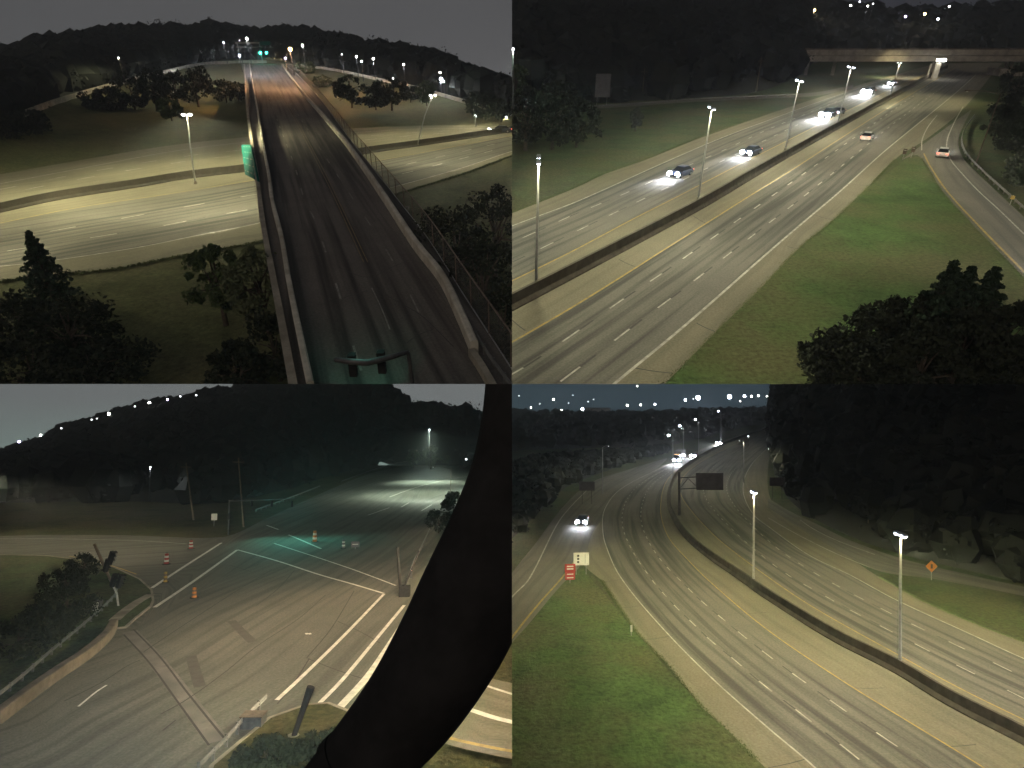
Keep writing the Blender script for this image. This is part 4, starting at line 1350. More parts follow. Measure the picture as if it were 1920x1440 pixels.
for i, (px, ytop, y, r_, m, kind, lab) in enumerate([
    (1600, 622, 40, 3.4, "leaf_dark", "round", "black tree at left end of the clump at bottom of upper right view"),
    (1668, 572, 41, 3.8, "leaf_dark", "round", "black tree second from left in the bottom right clump"),
    (1730, 545, 42, 3.6, "leaf_dark", "round", "black tree in the middle of the bottom right clump"),
    (1797, 478, 41, 4.0, "needle", "cone", "tallest pointed conifer of the bottom right clump"),
    (1828, 490, 42, 3.6, "needle", "cone", "second pointed conifer of the bottom right clump"),
    (1873, 492, 43, 4.2, "needle", "cone", "third pointed conifer of the bottom right clump, near right edge"),
    (1845, 560, 38, 3.6, "leaf_dark", "round", "black tree before the pointed conifers of the bottom clump"),
    (1915, 540, 40, 3.6, "leaf_dark", "round", "black tree at right edge of the bottom right clump"),
    (1760, 600, 36, 3.4, "leaf_dark", "round", "low black tree at front of the bottom right clump"),
    (1640, 660, 37, 3.2, "leaf_dark", "round", "lowest black tree of the bottom right clump")]):
    tp = S.far(px, ytop, y)
    tree(S, Vector((tp.x, y, -.1)), tp.z, r_, lab, m, 160 + i, kind, 90, 58, .19, .02, "tree")

# ================================================================== lower left: the road junction
S = EAST
sky(S, "sky_east", -12, 50)
sheet(S, "ground", [[Vector((x, y, -.12)) for x in np.linspace(-700, 120, 30)] for y in (15, 40, 80, 160, 420)], "grass_dry", 30, 5)
# pavement of the junction and the street beyond it
top_e = [(-60, 1012), (0, 1005), (120, 1003), (250, 1004), (350, 1008), (425, 1006), (500, 972), (600, 926), (700, 886), (780, 874), (860, 873), (930, 876), (990, 880)]
low_e = [(-60, 1400), (0, 1352), (80, 1297), (160, 1240), (235, 1190), (300, 1150), (420, 1085), (560, 1030), (680, 985), (790, 935), (850, 915), (930, 905), (990, 905)]
jn = sheet(S, "junction", [top_e, low_e], "junction_road", 110, 8, dz=0.0)
sheet(S, "junction", [low_e, [(-200, 1700), (100, 1700), (300, 1600), (500, 1500), (640, 1430), (740, 1340), (830, 1240), (890, 1130), (900, 1040), (905, 990), (930, 960), (960, 940), (990, 935)]], "junction_road", 110, 8, dz=0.0)
# ramp islands and verges (raised, with kerbs)
def island(name, pts, mat, label=None, h=.14):
    P = [S.at(a, b) for a, b in pts]
    mb = MB()
    n = len(P)
    mb.v = [(p.x, p.y, 0.004) for p in P] + [(p.x, p.y, h) for p in P]
    mb.f = [tuple(range(n, 2 * n))] + [(i, (i + 1) % n, n + (i + 1) % n, n + i) for i in range(n)]
    o = mb.build(name, mat, S=S)
    bm = bmesh.new(); bm.from_mesh(o.data)
    bmesh.ops.recalc_face_normals(bm, faces=bm.faces[:])
    bm.to_mesh(o.data); bm.free()
    o["kind"] = "structure"
    k = MB()
    cl = P + [P[0]]
    k.sweep([Vector((p.x, p.y, 0)) for p in cl], [(-.12, 0.006), (-.12, h + .03), (.12, h + .03), (.12, 0.006)]).build("kerb", "concrete", o)
    return o
island("verge", [(-60, 1048), (0, 1042), (90, 1044), (160, 1053), (215, 1066), (262, 1088), (284, 1108), (287, 1128), (283, 1138), (255, 1160), (235, 1178), (215, 1180), (150, 1228), (80, 1275), (0, 1330), (-60, 1370)], "grass_green")
strip(S, "path", [(283, 1117), (258, 1131), (232, 1150), (214, 1166)], 1.1, "concrete", None, .16, 20)["kind"] = "structure"
island("verge", [(397, 1440), (450, 1395), (505, 1350), (575, 1325), (615, 1322), (650, 1336), (690, 1350), (700, 1380), (690, 1480), (560, 1560), (380, 1500)], "grass_dry")
strip(S, "edge_line", [(130, 1043), (180, 1053), (225, 1066), (256, 1077)], .25, "yellow_paint", jn, .02, 30)
strip(S, "edge_line", [(-40, 1011), (60, 1010), (180, 1012), (260, 1014), (350, 1020)], .22, "white_paint", jn, .02, 40)
Wp = "fresh_paint"
strip(S, "stop_line", [(284, 1103), (340, 1066), (415, 1018)], .45, Wp, jn, .02, 20)
strip(S, "stop_line", [(290, 1139), (360, 1092), (445, 1031)], .45, Wp, jn, .02, 20)
strip(S, "crosswalk_line", [(445, 1031), (520, 1052), (600, 1078), (660, 1095), (720, 1113)], .34, Wp, jn, .021, 30)
strip(S, "crosswalk_line", [(514, 1019), (560, 1034), (600, 1047), (662, 1068), (700, 1082), (742, 1098)], .26, Wp, jn, .02, 30)
strip(S, "lane_line", [(541, 1003), (565, 1013), (602, 1029)], .35, Wp, jn, .02, 12)
strip(S, "lane_line", [(500, 985), (522, 993)], .35, Wp, jn, .02, 6)
strip(S, "crosswalk_line", [(519, 1313), (560, 1275), (640, 1197), (720, 1114)], .34, Wp, jn, .022, 24)
strip(S, "crosswalk_line", [(600, 1318), (640, 1277), (700, 1205), (758, 1135)], .34, Wp, jn, .02, 24)
strip(S, "stop_line", [(636, 1328), (690, 1268), (730, 1210), (775, 1140)], .62, Wp, jn, .02, 24)
strip(S, "edge_line", [(640, 1337), (660, 1332), (690, 1338)], .25, "yellow_paint", jn, .02, 10)
# far street markings
strip(S, "lane_line", [(730, 932), (780, 914), (835, 900), (880, 893)], .3, Wp, jn, .02, 20)
strip(S, "lane_line", [(690, 966), (730, 952)], .25, Wp, jn, .02, 8)
strip(S, "lane_line", [(752, 951), (766, 943)], .25, Wp, jn, .02, 8)
strip(S, "lane_line", [(790, 958), (810, 946)], .25, Wp, jn, .02, 8)
strip(S, "edge_line", [(800, 884), (840, 880), (880, 880)], .3, "yellow_paint", jn, .02, 10)
# slab joints and cracks
for c in ([(480, 1136), (520, 1105), (552, 1070)], [(270, 1222), (360, 1162), (450, 1104), (510, 1068)], [(300, 1340), (350, 1312), (420, 1262), (480, 1213), (560, 1160), (610, 1116)],
          [(575, 1234), (620, 1180), (664, 1108)], [(577, 1235), (630, 1256), (690, 1276)], [(633, 1165), (680, 1187), (712, 1206)], [(120, 1315), (190, 1280), (240, 1248), (262, 1238)],
          [(305, 1370), (330, 1350)], [(690, 1390), (760, 1390)], [(375, 1050), (400, 1060), (430, 1060), (470, 1072)], [(520, 1320), (545, 1290), (580, 1235)]):
    strip(S, "joint", c, .10, "crack_seal", jn, .012, 24)
strip(S, "joint", [(147, 1325), (180, 1298), (200, 1285)], .16, Wp, jn, .02, 10)
# bridge joint: a broad worn band with dark edges
strip(S, "expansion_joint", [(243, 1184), (290, 1235), (340, 1300), (408, 1390)], 1.25, "worn_joint", jn, .010, 30)
strip(S, "joint", [(232, 1190), (280, 1243), (330, 1312), (392, 1398)], .14, "crack_seal", jn, .014, 30)
strip(S, "joint", [(250, 1180), (300, 1232), (352, 1300), (420, 1384)], .14, "crack_seal", jn, .014, 30)
# manhole, and signal head shadows painted as dark patches
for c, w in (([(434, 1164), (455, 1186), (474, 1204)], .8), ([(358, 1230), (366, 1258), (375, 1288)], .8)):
    strip(S, "shadow_patch", c, w, "painted_shadow", jn, .011, 12)
for k, (px, py) in enumerate(((574, 1188), (580, 1188))):
    strip(S, "reflector", [(px, py), (px + 2, py + 2.4)], .25, "sign_white", jn, .05, 4)
# the other street at right
ot = sheet(S, "side_street", [[(700, 1400), (760, 1355), (840, 1290), (880, 1262), (930, 1275), (1000, 1290)], [(690, 1470), (760, 1395), (800, 1388), (870, 1405), (930, 1418), (1000, 1432)]], "concrete_road", 40, 4, dz=.03)
strip(S, "edge_line", [(868, 1272), (900, 1283), (935, 1295), (990, 1312)], .28, Wp, ot, .06, 16)
strip(S, "stop_line", [(828, 1318), (880, 1332), (930, 1348), (990, 1362)], .5, Wp, ot, .06, 16)
strip(S, "edge_line", [(770, 1368), (800, 1374), (860, 1390), (930, 1405), (990, 1416)], .32, "yellow_paint", ot, .06, 16)
strip(S, "turn_arrow", [(838, 1341), (825, 1341), (813, 1347), (808, 1357), (812, 1362)], .5, Wp, ot, .06, 12)
strip(S, "turn_arrow", [(800, 1355), (808, 1363), (828, 1360)], .4, Wp, ot, .064, 8)
# --- parapet at left and rail behind it
barrier(S, "parapet", [(-50, 1390), (0, 1352), (60, 1306), (110, 1270), (160, 1236), (200, 1200), (213, 1178)], "stained concrete bridge parapet at lower left of the junction", "old_concrete", [(-.34, 0), (-.34, .8), (-.25, .85), (.25, .85), (.34, .8), (.34, 0)], 60, "parapet")
guardrail(S, [(-40, 1345), (30, 1290), (100, 1228), (150, 1186), (195, 1145), (216, 1122), (219, 1112)], "steel guardrail behind the parapet at lower left of the junction", 2.0)
guardrail(S, [(372, 1455), (420, 1405), (460, 1360), (498, 1322)], "short pale guardrail at bottom middle of lower left view", 1.6)
guardrail(S, [(640, 905), (690, 886), (730, 873), (765, 866)], "distant guardrail along left side of the far street", 4.0)
guardrail(S, [(480, 960), (540, 938), (600, 914)], "dim guardrail on the dark slope above the signal post", 4.0)
guardrail(S, [(764, 1096), (775, 1060), (790, 1030), (806, 995), (815, 975)], "thin dark rail along right edge of the junction", 3.0)
# --- signals seen from above at left
t = thing(S, "traffic_signal", "dark traffic signal heads on a tilted mast above the left verge", "traffic light", S.at(222, 1138))
b0 = S.at(222, 1138)
pt = lambda px, py, dy=0.0: S.far(px, py, b0.y + dy) - b0
MB().tube([(0, 0, 0), pt(219, 1112), pt(205, 1085)], [.11, .1, .09], 8).build("pole", "galvanised", t)
MB().tube([pt(212, 1098), pt(195, 1060), pt(177, 1020)], [.1, .17, .14], 8).build("mast", "rust_steel", t)
for k, (px, py) in enumerate(((200, 1060), (213, 1088), (225, 1090), (208, 1046))):
    tl = Matrix.Rotation(R(-24), 4, 'Y')
    signal_head(t, pt(px, py, -.4 - .2 * k), R(150), 5, tl @ Matrix.Scale(1.3, 4))
t = thing(S, "control_cabinet", "small grey cabinet on the verge below the tilted signal mast", "cabinet", S.at(182, 1146))
MB().box((0, 0, .55), (.8, .6, 1.1)).build("body", "steel_dark", t)
MB().box((0, -.31, .55), (.62, .03, .9)).build("door", "sign_white", t)
# --- far signal post with green lamps
g0 = S.at(428, 1003)
t = thing(S, "traffic_signal", "signal post with longer arm and added heads shining green over the far crosswalk", "traffic light", g0)
MB().tube([(0, 0, 0), (0, 0, 6.4)], .16, 8).build("pole", "steel_dark", t)
MB().tube([(0, 0, 6.2), (13.0, -2.8, 6.9)], [.13, .07], 8).build("mast_arm", "steel_dark", t)  # arm lengthened and heads added to spread the green light
for k, x in enumerate((0.0, 4.5, 8.5, 12.5)):
    signal_head(t, (x, -x * .2, 3.4 if k == 0 else 5.9), R(205 if k else 90), 5)
for x in (4.8, 9.0, 13.0):
    spot(t, (x, -x * .22 - 1.0, 5.4), 2300, (.18, 1, .8), 130, 1.0, .2, (R(80), 0, R(-125)), "signal_light")
# --- poles on the hill foot
for (bx, by_, tx, ty, lab) in ((363, 975, 349, 868, "left thin utility pole before the dark woods of lower left view"), (457, 988, 447, 858, "right thin utility pole before the dark woods of lower left view")):
    b_ = S.at(bx, by_)
    tp = S.far(tx, ty, b_.y) - b_
    t = thing(S, "utility_pole", lab, "pole", b_)
    MB().tube([(0, 0, 0), tuple(tp)], [.2, .13], 8).build("pole", "wood_pole", t)
    MB().box((tp.x, 0, tp.z - .9), (2.4, .14, .18)).build("crossarm", "wood_pole", t)
b_ = S.at(765, 872)
t = thing(S, "utility_pole", "pole standing left of the lit trees at the far bend", "pole", b_)
MB().tube([(0, 0, 0), (0, 0, 13)], [.25, .18], 8).build("pole", "wood_pole", t)
MB().box((0, 0, 12.2), (2.6, .16, .2)).build("crossarm", "wood_pole", t)
sign_post(S, S.at(401, 987), R(20), "small grey sign back beside the far signal post", [("plate", 1.1, 1.3, 1.9, "sign_white", [])], 2.4)
# --- channelizers
barrel(S, S.at(358, 1029), "red and white barrel farthest along the ramp mouth", ("sign_red", "sign_white"), 1.35, .42)
barrel(S, S.at(312, 1058), "red and white barrel in the middle of the ramp mouth", ("sign_red", "sign_white"), 1.5, .42)
barrel(S, S.at(310, 1092), "yellowish barrel on the stop line of the ramp", ("yellow_paint", "rust_steel"), 1.3, .3)
barrel(S, S.at(364, 1121), "orange barrel alone before the stop line at left", ("orange", "rust_steel"), 1.15, .34)
barrel(S, S.at(590, 1016), "orange and white barrel on the far crosswalk, left one of two", ("orange", "sign_white"), 1.9, .48)
barrel(S, S.at(644, 1028), "grey and white barrel on the far crosswalk, right one of two", ("sign_back", "sign_white"), 1.4, .36)
t = sign_post(S, S.at(666, 1030), R(10), "low grey work board right of the two far crosswalk barrels", [("plate", 1.3, .9, .8, "sign_back", [(0, 0, .9, .12, "sign_white")])], 1.2)
b_ = S.at(550, 1383)
t = thing(S, "signal_post", "leaning black signal post on the corner verge at bottom", "post", b_)
tp = S.far(583, 1288, b_.y) - b_
MB().tube([(0, 0, 0), tuple(tp * .5), tuple(tp)], [.16, .17, .24], 10).build("pole", "black_metal", t)
MB().tube([(0, 0, 0), (0, 0, .15)], [.4, .35], 10).build("base", "concrete", t)
b_ = S.at(475, 1362)
t = thing(S, "pull_box", "dark squat cabinet beside the short guardrail at bottom", "cabinet", b_)
MB().box((0, 0, .35), (1.3, .9, .7)).build("body", "steel_dark", t)
MB().box((0, 0, .74), (1.4, 1.0, .06)).build("lid", "rust_steel", t)
# span wire junction clutter at the right edge of the road
t = thing(S, "signal_pole", "dark signal pole base with pipes beside the black mast", "pole", S.at(752, 1118))
MB().tube([(0, 0, 0), (-.2, 0, 2.0), (-.5, 0, 5.5)], [.22, .16, .12], 8).build("pole", "black_metal", t)
MB().tube([(0, 0, .2), (.9, .2, 2.4), (1.9, .5, 5.0)], [.12, .1, .08], 8).build("brace", "black_metal", t)
MB().box((.4, 0, .6), (1.2, .8, 1.2)).build("box", "black_metal", t)
far_lamp(S, 771, 1069, S.at(771, 1090).y, "tiny pink lamp beside the dark rail at right of the junction", "tail_hot", .12, 1.0, 0)
# --- black mast close to the camera
le = crv([(914, 600, 95), (911, 700, 95), (902, 790, 96), (882, 880, 98), (846, 970, 100), (803, 1060, 101), (757, 1160, 98), (703, 1262, 90), (642, 1352, 80), (575, 1440, 72), (500, 1530, 66)], 48)
mc = []
for i in range(len(le)):
    a_, b_ = le[max(i - 1, 0)], le[min(i + 1, len(le) - 1)]
    tx, ty = b_[0] - a_[0], b_[1] - a_[1]
    m_ = math.hypot(tx, ty)
    mc.append((le[i][0] + ty / m_ * le[i][2], le[i][1] - tx / m_ * le[i][2], le[i][2]))
pts = [S.far(a, b, 4.5) for a, b, r_ in mc]
bm_ = thing(S, "camera_mast", "huge black curved mast arm close to the camera", "mast", pts[-1])
MB().tube([q_ - pts[-1] for q_ in pts], [r_ * 4.5 / F for a, b, r_ in mc], 28).build("tube", "black_metal", bm_, smooth=True)
MB().tube([pts[-9] - pts[-1], pts[-8] - pts[-1]], mc[-9][2] * 4.5 / F * 1.04, 28).build("collar", "black_metal", bm_)
# --- lamps
arm_lamp(S, S.at(845, 930), R(165), "thin lamp post with long arm at right of the far street", 42000, (.85, 1, .78), h=8.5, arm=5.5, lens="lens_dim", pole="rust_steel", big=.6)
q_ = S.far(805, 812, 235)
t = far_lamp(S, 805, 806, 268, "lamp among lit leaves above the far bend of lower left view", "lens_dim", .4, 16, 9000, (.78, 1, .74))
spot(t, (0, -.8, 15.5), 80000, (.8, 1, .76), 92, .9, .2, (R(-20), 0, R(10)), "pool_light")
far_lamp(S, 874, 861, 230, "tiny lamp right of the lit bush at the far bend", "lens_dim", .35, 3, 0)
far_lamp(S, 282, 876, 175, "dim lamp glowing in the dark woods of lower left view", "lens_dim", .25, 9, 2200)
arm_lamp(S, Vector((-86, 101, 0)), R(0), "added unseen street lamp beside the ramp left of the junction", 25000, (1, .86, .58), h=12.5, arm=3)  # added out of view so that the ramp mouth lights up
t = thing(S, "added_flood", "added unseen fill lamp on the camera pole above the junction", "added_flood", Vector((-3, 1.5, 0)))  # lamp added out of view for an even spread over the junction
MB().tube([(0, 0, 0), (0, 0, 15.8)], [.2, .14], 10).build("pole", "steel_dark", t)
MB().box((0, 0, 15.9), (.7, .5, .5)).build("lamp_head", "steel_dark", t)
spot(t, (0, .6, 15.9), 82000, (.9, 1, .86), 46, .95, .2, (R(74), 0, R(15)), "added_flood_spot")
arm_lamp(S, S.at(915, 1190), R(150), "street lamp behind the black mast", 36000, (1, .76, .44), h=11, arm=1.0)
for k, (px, py, ln, r_) in enumerate([(36, 828, "lens_violet", 1.2), (76, 816, "lens_white", 1.0), (115, 803, "lens_dim", .8), (172, 787, "lens_dim", .9), (182, 785, "lens_dim", .8), (204, 776, "lens_white", 1.3), (253, 762, "lens_dim", .8), (280, 755, "lens_white", 1.1), (314, 749, "lens_violet", .9), (338, 743, "lens_dim", .9), (368, 741, "lens_dim", .9)]):
    far_lamp(S, px, py, 350, "%s light from the left along the ridge of lower left view" % ORD[k], ln, r_ * .55, 7, 0)
# --- woods and shrubs
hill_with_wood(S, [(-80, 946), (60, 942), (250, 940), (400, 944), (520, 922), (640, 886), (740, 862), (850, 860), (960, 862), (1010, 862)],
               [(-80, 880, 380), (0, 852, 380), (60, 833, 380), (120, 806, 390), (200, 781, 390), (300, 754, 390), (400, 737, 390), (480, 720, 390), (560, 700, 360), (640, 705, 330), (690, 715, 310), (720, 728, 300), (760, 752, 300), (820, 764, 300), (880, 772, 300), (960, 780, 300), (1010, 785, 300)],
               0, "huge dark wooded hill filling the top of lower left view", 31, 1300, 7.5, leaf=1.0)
for i, (px, py, h_, r_, m, kind, lab) in enumerate([
    (808, 880, 15, 6.0, "leaf_pale", "round", "brightly lit tree under the lamp at the far bend"),
    (836, 872, 7, 4.0, "leaf_pale", "bush", "yellow green lit bush right of the lit tree at far bend"),
    (775, 878, 12, 5.0, "leaf_mid", "round", "half lit tree left of the bright one at far bend"),
    (870, 876, 18, 6.0, "leaf_dark", "round", "tall dark tree left of the black mast at far bend"),
    (875, 815, 8, 5.5, "leaf_dark", "bush", "dark tree crown on the skyline beside the black mast"),
    (850, 960, 5, 3.2, "leaf_dark", "bush", "dark hedge shrub along the far street, upper one"),
    (822, 1000, 5, 3.0, "leaf_dark", "bush", "dark hedge shrub along the far street, lower one"),
    (155, 1085, 3.2, 2.2, "leaf_dark", "bush", "loose dark shrub on the verge left of the tilted signals"),
    (120, 1120, 3.6, 2.8, "leaf_dark", "bush", "dark shrub before the round one on the left verge"),
    (125, 1175, 4.2, 3.2, "leaf_dark", "bush", "dark round shrub behind the left guardrail"),
    (80, 1205, 3.4, 3.0, "leaf_dark", "bush", "dark shrub lower along the left guardrail"),
    (30, 1240, 3.4, 3.2, "leaf_dark", "bush", "dark shrub at left edge behind the guardrail"),
    (600, 1430, 1.3, 2.2, "leaf_dark", "bush", "low dark shrub on the corner verge at bottom left of the mast"),
    (500, 1440, 1.2, 2.0, "leaf_dark", "bush", "low shrub at bottom edge below the short guardrail")]):
    p = S.at(px, py) if kind != "bush" or py > 850 else S.far(px, py, 290)
    tree(S, p, h_, r_, lab, m, 200 + i, kind, 60, 40, .3 if py < 1000 else .16, .05, "bush" if kind == "bush" else "tree")

# ================================================================== lower right: motorway bending away to the city
S = SOUTH
sky(S, "sky_south", -6, 50)
sheet(S, "ground", [[Vector((x, y, -.06)) for x in np.linspace(-500, 1100, 30)] for y in (15, 40, 80, 160, 420, 900)], "grass_green", 30, 5)
lo = [(880, 1245), (960, 1082), (1010, 1020), (1060, 952), (1110, 908), (1180, 882), (1250, 860), (1300, 842), (1380, 817), (1440, 801)]
ro = [(2080, 1262), (1920, 1202), (1840, 1172), (1735, 1127), (1645, 1080), (1560, 1022), (1490, 980), (1450, 945), (1440, 915), (1440, 880), (1444, 850), (1446, 820), (1450, 803)]
# left half: to the barrier; right half: from the barrier
bc = [(2080, 1480), (1920, 1392), (1790, 1325), (1682, 1260), (1565, 1200), (1440, 1122), (1385, 1083), (1330, 1045), (1285, 1005), (1258, 960), (1254, 930), (1262, 900), (1280, 880), (1312, 858), (1360, 833), (1410, 813), (1444, 802)]
ge = [(1640, 1640), (1500, 1500), (1420, 1425), (1370, 1380), (1305, 1315), (1250, 1245), (1200, 1195), (1155, 1130), (1125, 1085), (1095, 1062), (1085, 1030), (1100, 980), (1150, 925), (1230, 880), (1300, 848), (1380, 818), (1440, 801.5)]
hw = sheet(S, "motorway", [bc, ge], "concrete_road", 140, 10)
hw2 = sheet(S, "motorway", [bc, ro], "concrete_road", 140, 10)
# ramp at left
ra = [(860, 1235), (960, 1075), (1005, 1018), (1056, 950), (1106, 906), (1180, 880), (1250, 859)]
rb = [(880, 1330), (960, 1210), (1000, 1160), (1052, 1098), (1090, 1058), (1120, 985), (1250, 862)]
rm = sheet(S, "entry_ramp", [ra, rb], "grey_road", 60, 5, dz=.015)
strip(S, "edge_line", [(880, 1310), (960, 1196), (1010, 1133), (1057, 1080), (1080, 1048)], .26, "yellow_paint", rm, .04, 40)
strip(S, "edge_line", [(880, 1228), (960, 1120), (992, 1086), (1046, 981), (1075, 945), (1100, 920)], .22, "white_paint", rm, .04, 40)
sheet(S, "verge", [[(860, 1360), (960, 1207), (1000, 1162), (1052, 1098), (1085, 1070)], [(1000, 1700), (1050, 1400), (1075, 1250), (1085, 1150), (1088, 1068)], [(1560, 1580), (1420, 1425), (1305, 1315), (1200, 1195), (1092, 1066)]], "grass_lush", 50, 8, dz=.03, fn=lambda p: .12 * noise.noise(p * .3))
Wp, Yp = "white_paint", "yellow_paint"
lanes(S, [(1640, 1548), (1525, 1437), (1440, 1365), (1335, 1272), (1235, 1170), (1162, 1080), (1135, 1020), (1130, 990), (1133, 957), (1160, 920), (1230, 882), (1310, 848), (1400, 812)], [(1980, 1530), (1840, 1437), (1685, 1342), (1580, 1277), (1440, 1182), (1330, 1090), (1290, 1050), (1255, 1010), (1240, 970), (1240, 935), (1248, 905), (1268, 882), (1310, 856), (1410, 812)], hw, .008)
lanes(S, [(2060, 1418), (1920, 1350), (1802, 1292), (1682, 1227), (1527, 1140), (1440, 1082), (1360, 1022), (1327, 992), (1290, 950), (1276, 925), (1278, 900), (1300, 876), (1360, 842), (1444, 806)], [(2060, 1290), (1920, 1235), (1815, 1187), (1682, 1126), (1595, 1079), (1515, 1040), (1440, 987), (1413, 965), (1395, 930), (1395, 900), (1410, 870), (1444, 835)], hw2, .008)
strip(S, "edge_line", [(1640, 1548), (1525, 1437), (1440, 1365), (1335, 1272), (1235, 1170), (1162, 1080), (1135, 1020), (1130, 990), (1133, 957), (1160, 920), (1230, 882), (1310, 848), (1400, 812)], .16, Wp, hw, .02, 120)
strip(S, "edge_line", [(1980, 1530), (1840, 1437), (1685, 1342), (1580, 1277), (1440, 1182), (1330, 1090), (1290, 1050), (1255, 1010), (1240, 970), (1240, 935), (1248, 905), (1268, 882), (1310, 856), (1410, 812)], .16, Yp, hw, .02, 120)
dashes(S, [(1720, 1514), (1630, 1440), (1583, 1402), (1500, 1337), (1430, 1283), (1374, 1235), (1330, 1199), (1296, 1166), (1267, 1138), (1244, 1113), (1226, 1092), (1190, 1040), (1168, 990), (1170, 950), (1195, 912), (1250, 880), (1320, 848)], hw, 5.2, 2.0, .16, 1.8, dz=.02, limit=300)
dashes(S, [(1860, 1520), (1727, 1430), (1623, 1360), (1545, 1305), (1475, 1255), (1422, 1215), (1382, 1183), (1341, 1149), (1315, 1127), (1288, 1101), (1235, 1045), (1205, 990), (1203, 950), (1220, 912), (1262, 880), (1320, 852)], hw, 5.2, 2.0, .16, 1.8, dz=.02, limit=300, start=2)
strip(S, "edge_line", [(2060, 1418), (1920, 1350), (1802, 1292), (1682, 1227), (1527, 1140), (1440, 1082), (1360, 1022), (1327, 992), (1290, 950), (1276, 925), (1278, 900), (1300, 876), (1360, 842), (1444, 806)], .16, Yp, hw2, .02, 120)
dashes(S, [(2060, 1376), (1920, 1310), (1880, 1290), (1785, 1243), (1705, 1202), (1638, 1167), (1579, 1136), (1537, 1112), (1480, 1080), (1420, 1035), (1370, 990), (1330, 945), (1318, 915), (1325, 890), (1360, 858), (1440, 816)], hw2, 5.3, 2.0, .16, 1.8, dz=.02, limit=300)
dashes(S, [(2060, 1330), (1920, 1270), (1855, 1239), (1770, 1199), (1705, 1168), (1638, 1134), (1593, 1111), (1520, 1070), (1460, 1030), (1410, 985), (1375, 945), (1362, 915), (1370, 890), (1400, 860), (1444, 825)], hw2, 5.3, 2.0, .16, 1.8, dz=.02, limit=300, start=2)
strip(S, "edge_line", [(2060, 1290), (1920, 1235), (1815, 1187), (1682, 1126), (1595, 1079), (1515, 1040), (1440, 987), (1413, 965), (1395, 930), (1395, 900), (1410, 870), (1444, 835)], .16, Wp, hw2, .02, 120)
barrier(S, "median_barrier", bc, "long brown concrete median barrier curving through lower right view", "dark_concrete", n=140, scale=1.15)
for a_, b_ in (((1120, 1092), (1168, 1086)), ((1160, 1140), (1212, 1134)), ((1205, 1200), (1262, 1192)), ((1440, 1440), (1510, 1424)), ((1600, 1290), (1660, 1290)), ((1770, 1400), (1830, 1396)), ((1395, 1150), (1440, 1148))):
    strip(S, "joint", [a_, ((a_[0] + b_[0]) / 2, (a_[1] + b_[1]) / 2 + 1), b_], .07, "crack_seal", hw, .011, 6)
# exit ramp and verge at right
xa = [(1440, 934), (1480, 958), (1530, 982), (1600, 1016), (1700, 1050), (1800, 1074), (1920, 1100), (2060, 1125)]
xb = [(1440, 952), (1490, 984), (1560, 1026), (1645, 1070), (1740, 1084), (1830, 1100), (1920, 1118), (2060, 1150)]
xr = sheet(S, "exit_ramp", [xa, xb], "grey_road", 60, 4, dz=.02)
strip(S, "edge_line", [(1440, 971), (1500, 1005), (1565, 1037), (1630, 1064)], .16, Wp, xr, .03, 30)
strip(S, "edge_line", [(1500, 975), (1527, 993), (1570, 1014), (1640, 1040)], .16, Wp, xr, .03, 30)
sheet(S, "verge", [[(1646, 1074), (1740, 1087), (1830, 1103), (1920, 1121), (2060, 1153)], [(1648, 1082), (1735, 1129), (1840, 1174), (1920, 1204), (2060, 1260)]], "grass", 40, 5, dz=.03)
tufts(S, [(1420, 1425), (1370, 1380), (1305, 1315), (1250, 1245), (1200, 1195), (1155, 1130), (1128, 1088)], 8000, .38, "ragged grass edge right of the grass wedge in lower right view", 9, .06)
tufts(S, [(1648, 1082), (1735, 1129), (1840, 1174), (1920, 1204)], 4000, .38, "ragged grass edge right of the motorway in lower right view", 11, .06)
# --- lamps
LD = math.atan2(26, -3)
for px, py, e, ln, lab in ((1688, 1262, 15500, -.35, "nearest bright lamp post on the median of lower right view"), (1413, 1102, 15500, -.4, "second lamp post on the median, right of the cantilever sign")):
    median_lamp(S, S.at(px, py), R(86), lab, e, arm=.12, lens="lens_blue", col=(1, .91, .50), big=1.05, lean=ln, h=12.6, group="lamp posts on the motorway median of lower right view")
median_lamp(S, Vector((40, 33, 0)), R(165), "median lamp post right of lower right view", 17000, col=(1, .92, .7), arm=.9, h=12.4, group="lamp posts on the motorway median of lower right view")
for px, py, ytop, k in ((1262, 893, 818, 0), (1282, 876, 800, 1), (1310, 856, 788, 2), (1352, 834, 772, 3)):
    b_ = S.at(px, py)
    hh = S.far(px, ytop, b_.y).z
    arm_lamp(S, b_, R(180), "far lamp post at the bend of lower right view, %s from the left" % ORD[k], 6000, (.95, .95, .9), h=hh, arm=1.0, lens="lens_blue", big=2.2, group="far lamp posts at the bend")
arm_lamp(S, S.at(1395, 905), R(200), "lamp post right of the cantilever sign structure", 7000, HW, h=12, arm=1.2, big=.6, lens="lens_dim", group="far lamp posts at the bend")
arm_lamp(S, S.at(1130, 925), R(0), "lamp post on the left shoulder near the bend", 6000, HW, h=12, arm=1.2, big=.6, lens="lens_dim", group="far lamp posts at the bend")
arm_lamp(S, Vector((-7, 12, 0)), R(30), "added unseen lamp post beside the grass at the foot of lower right view", 34000, (1, .93, .66), h=12, arm=2)  # below the view, added to brighten the grass wedge
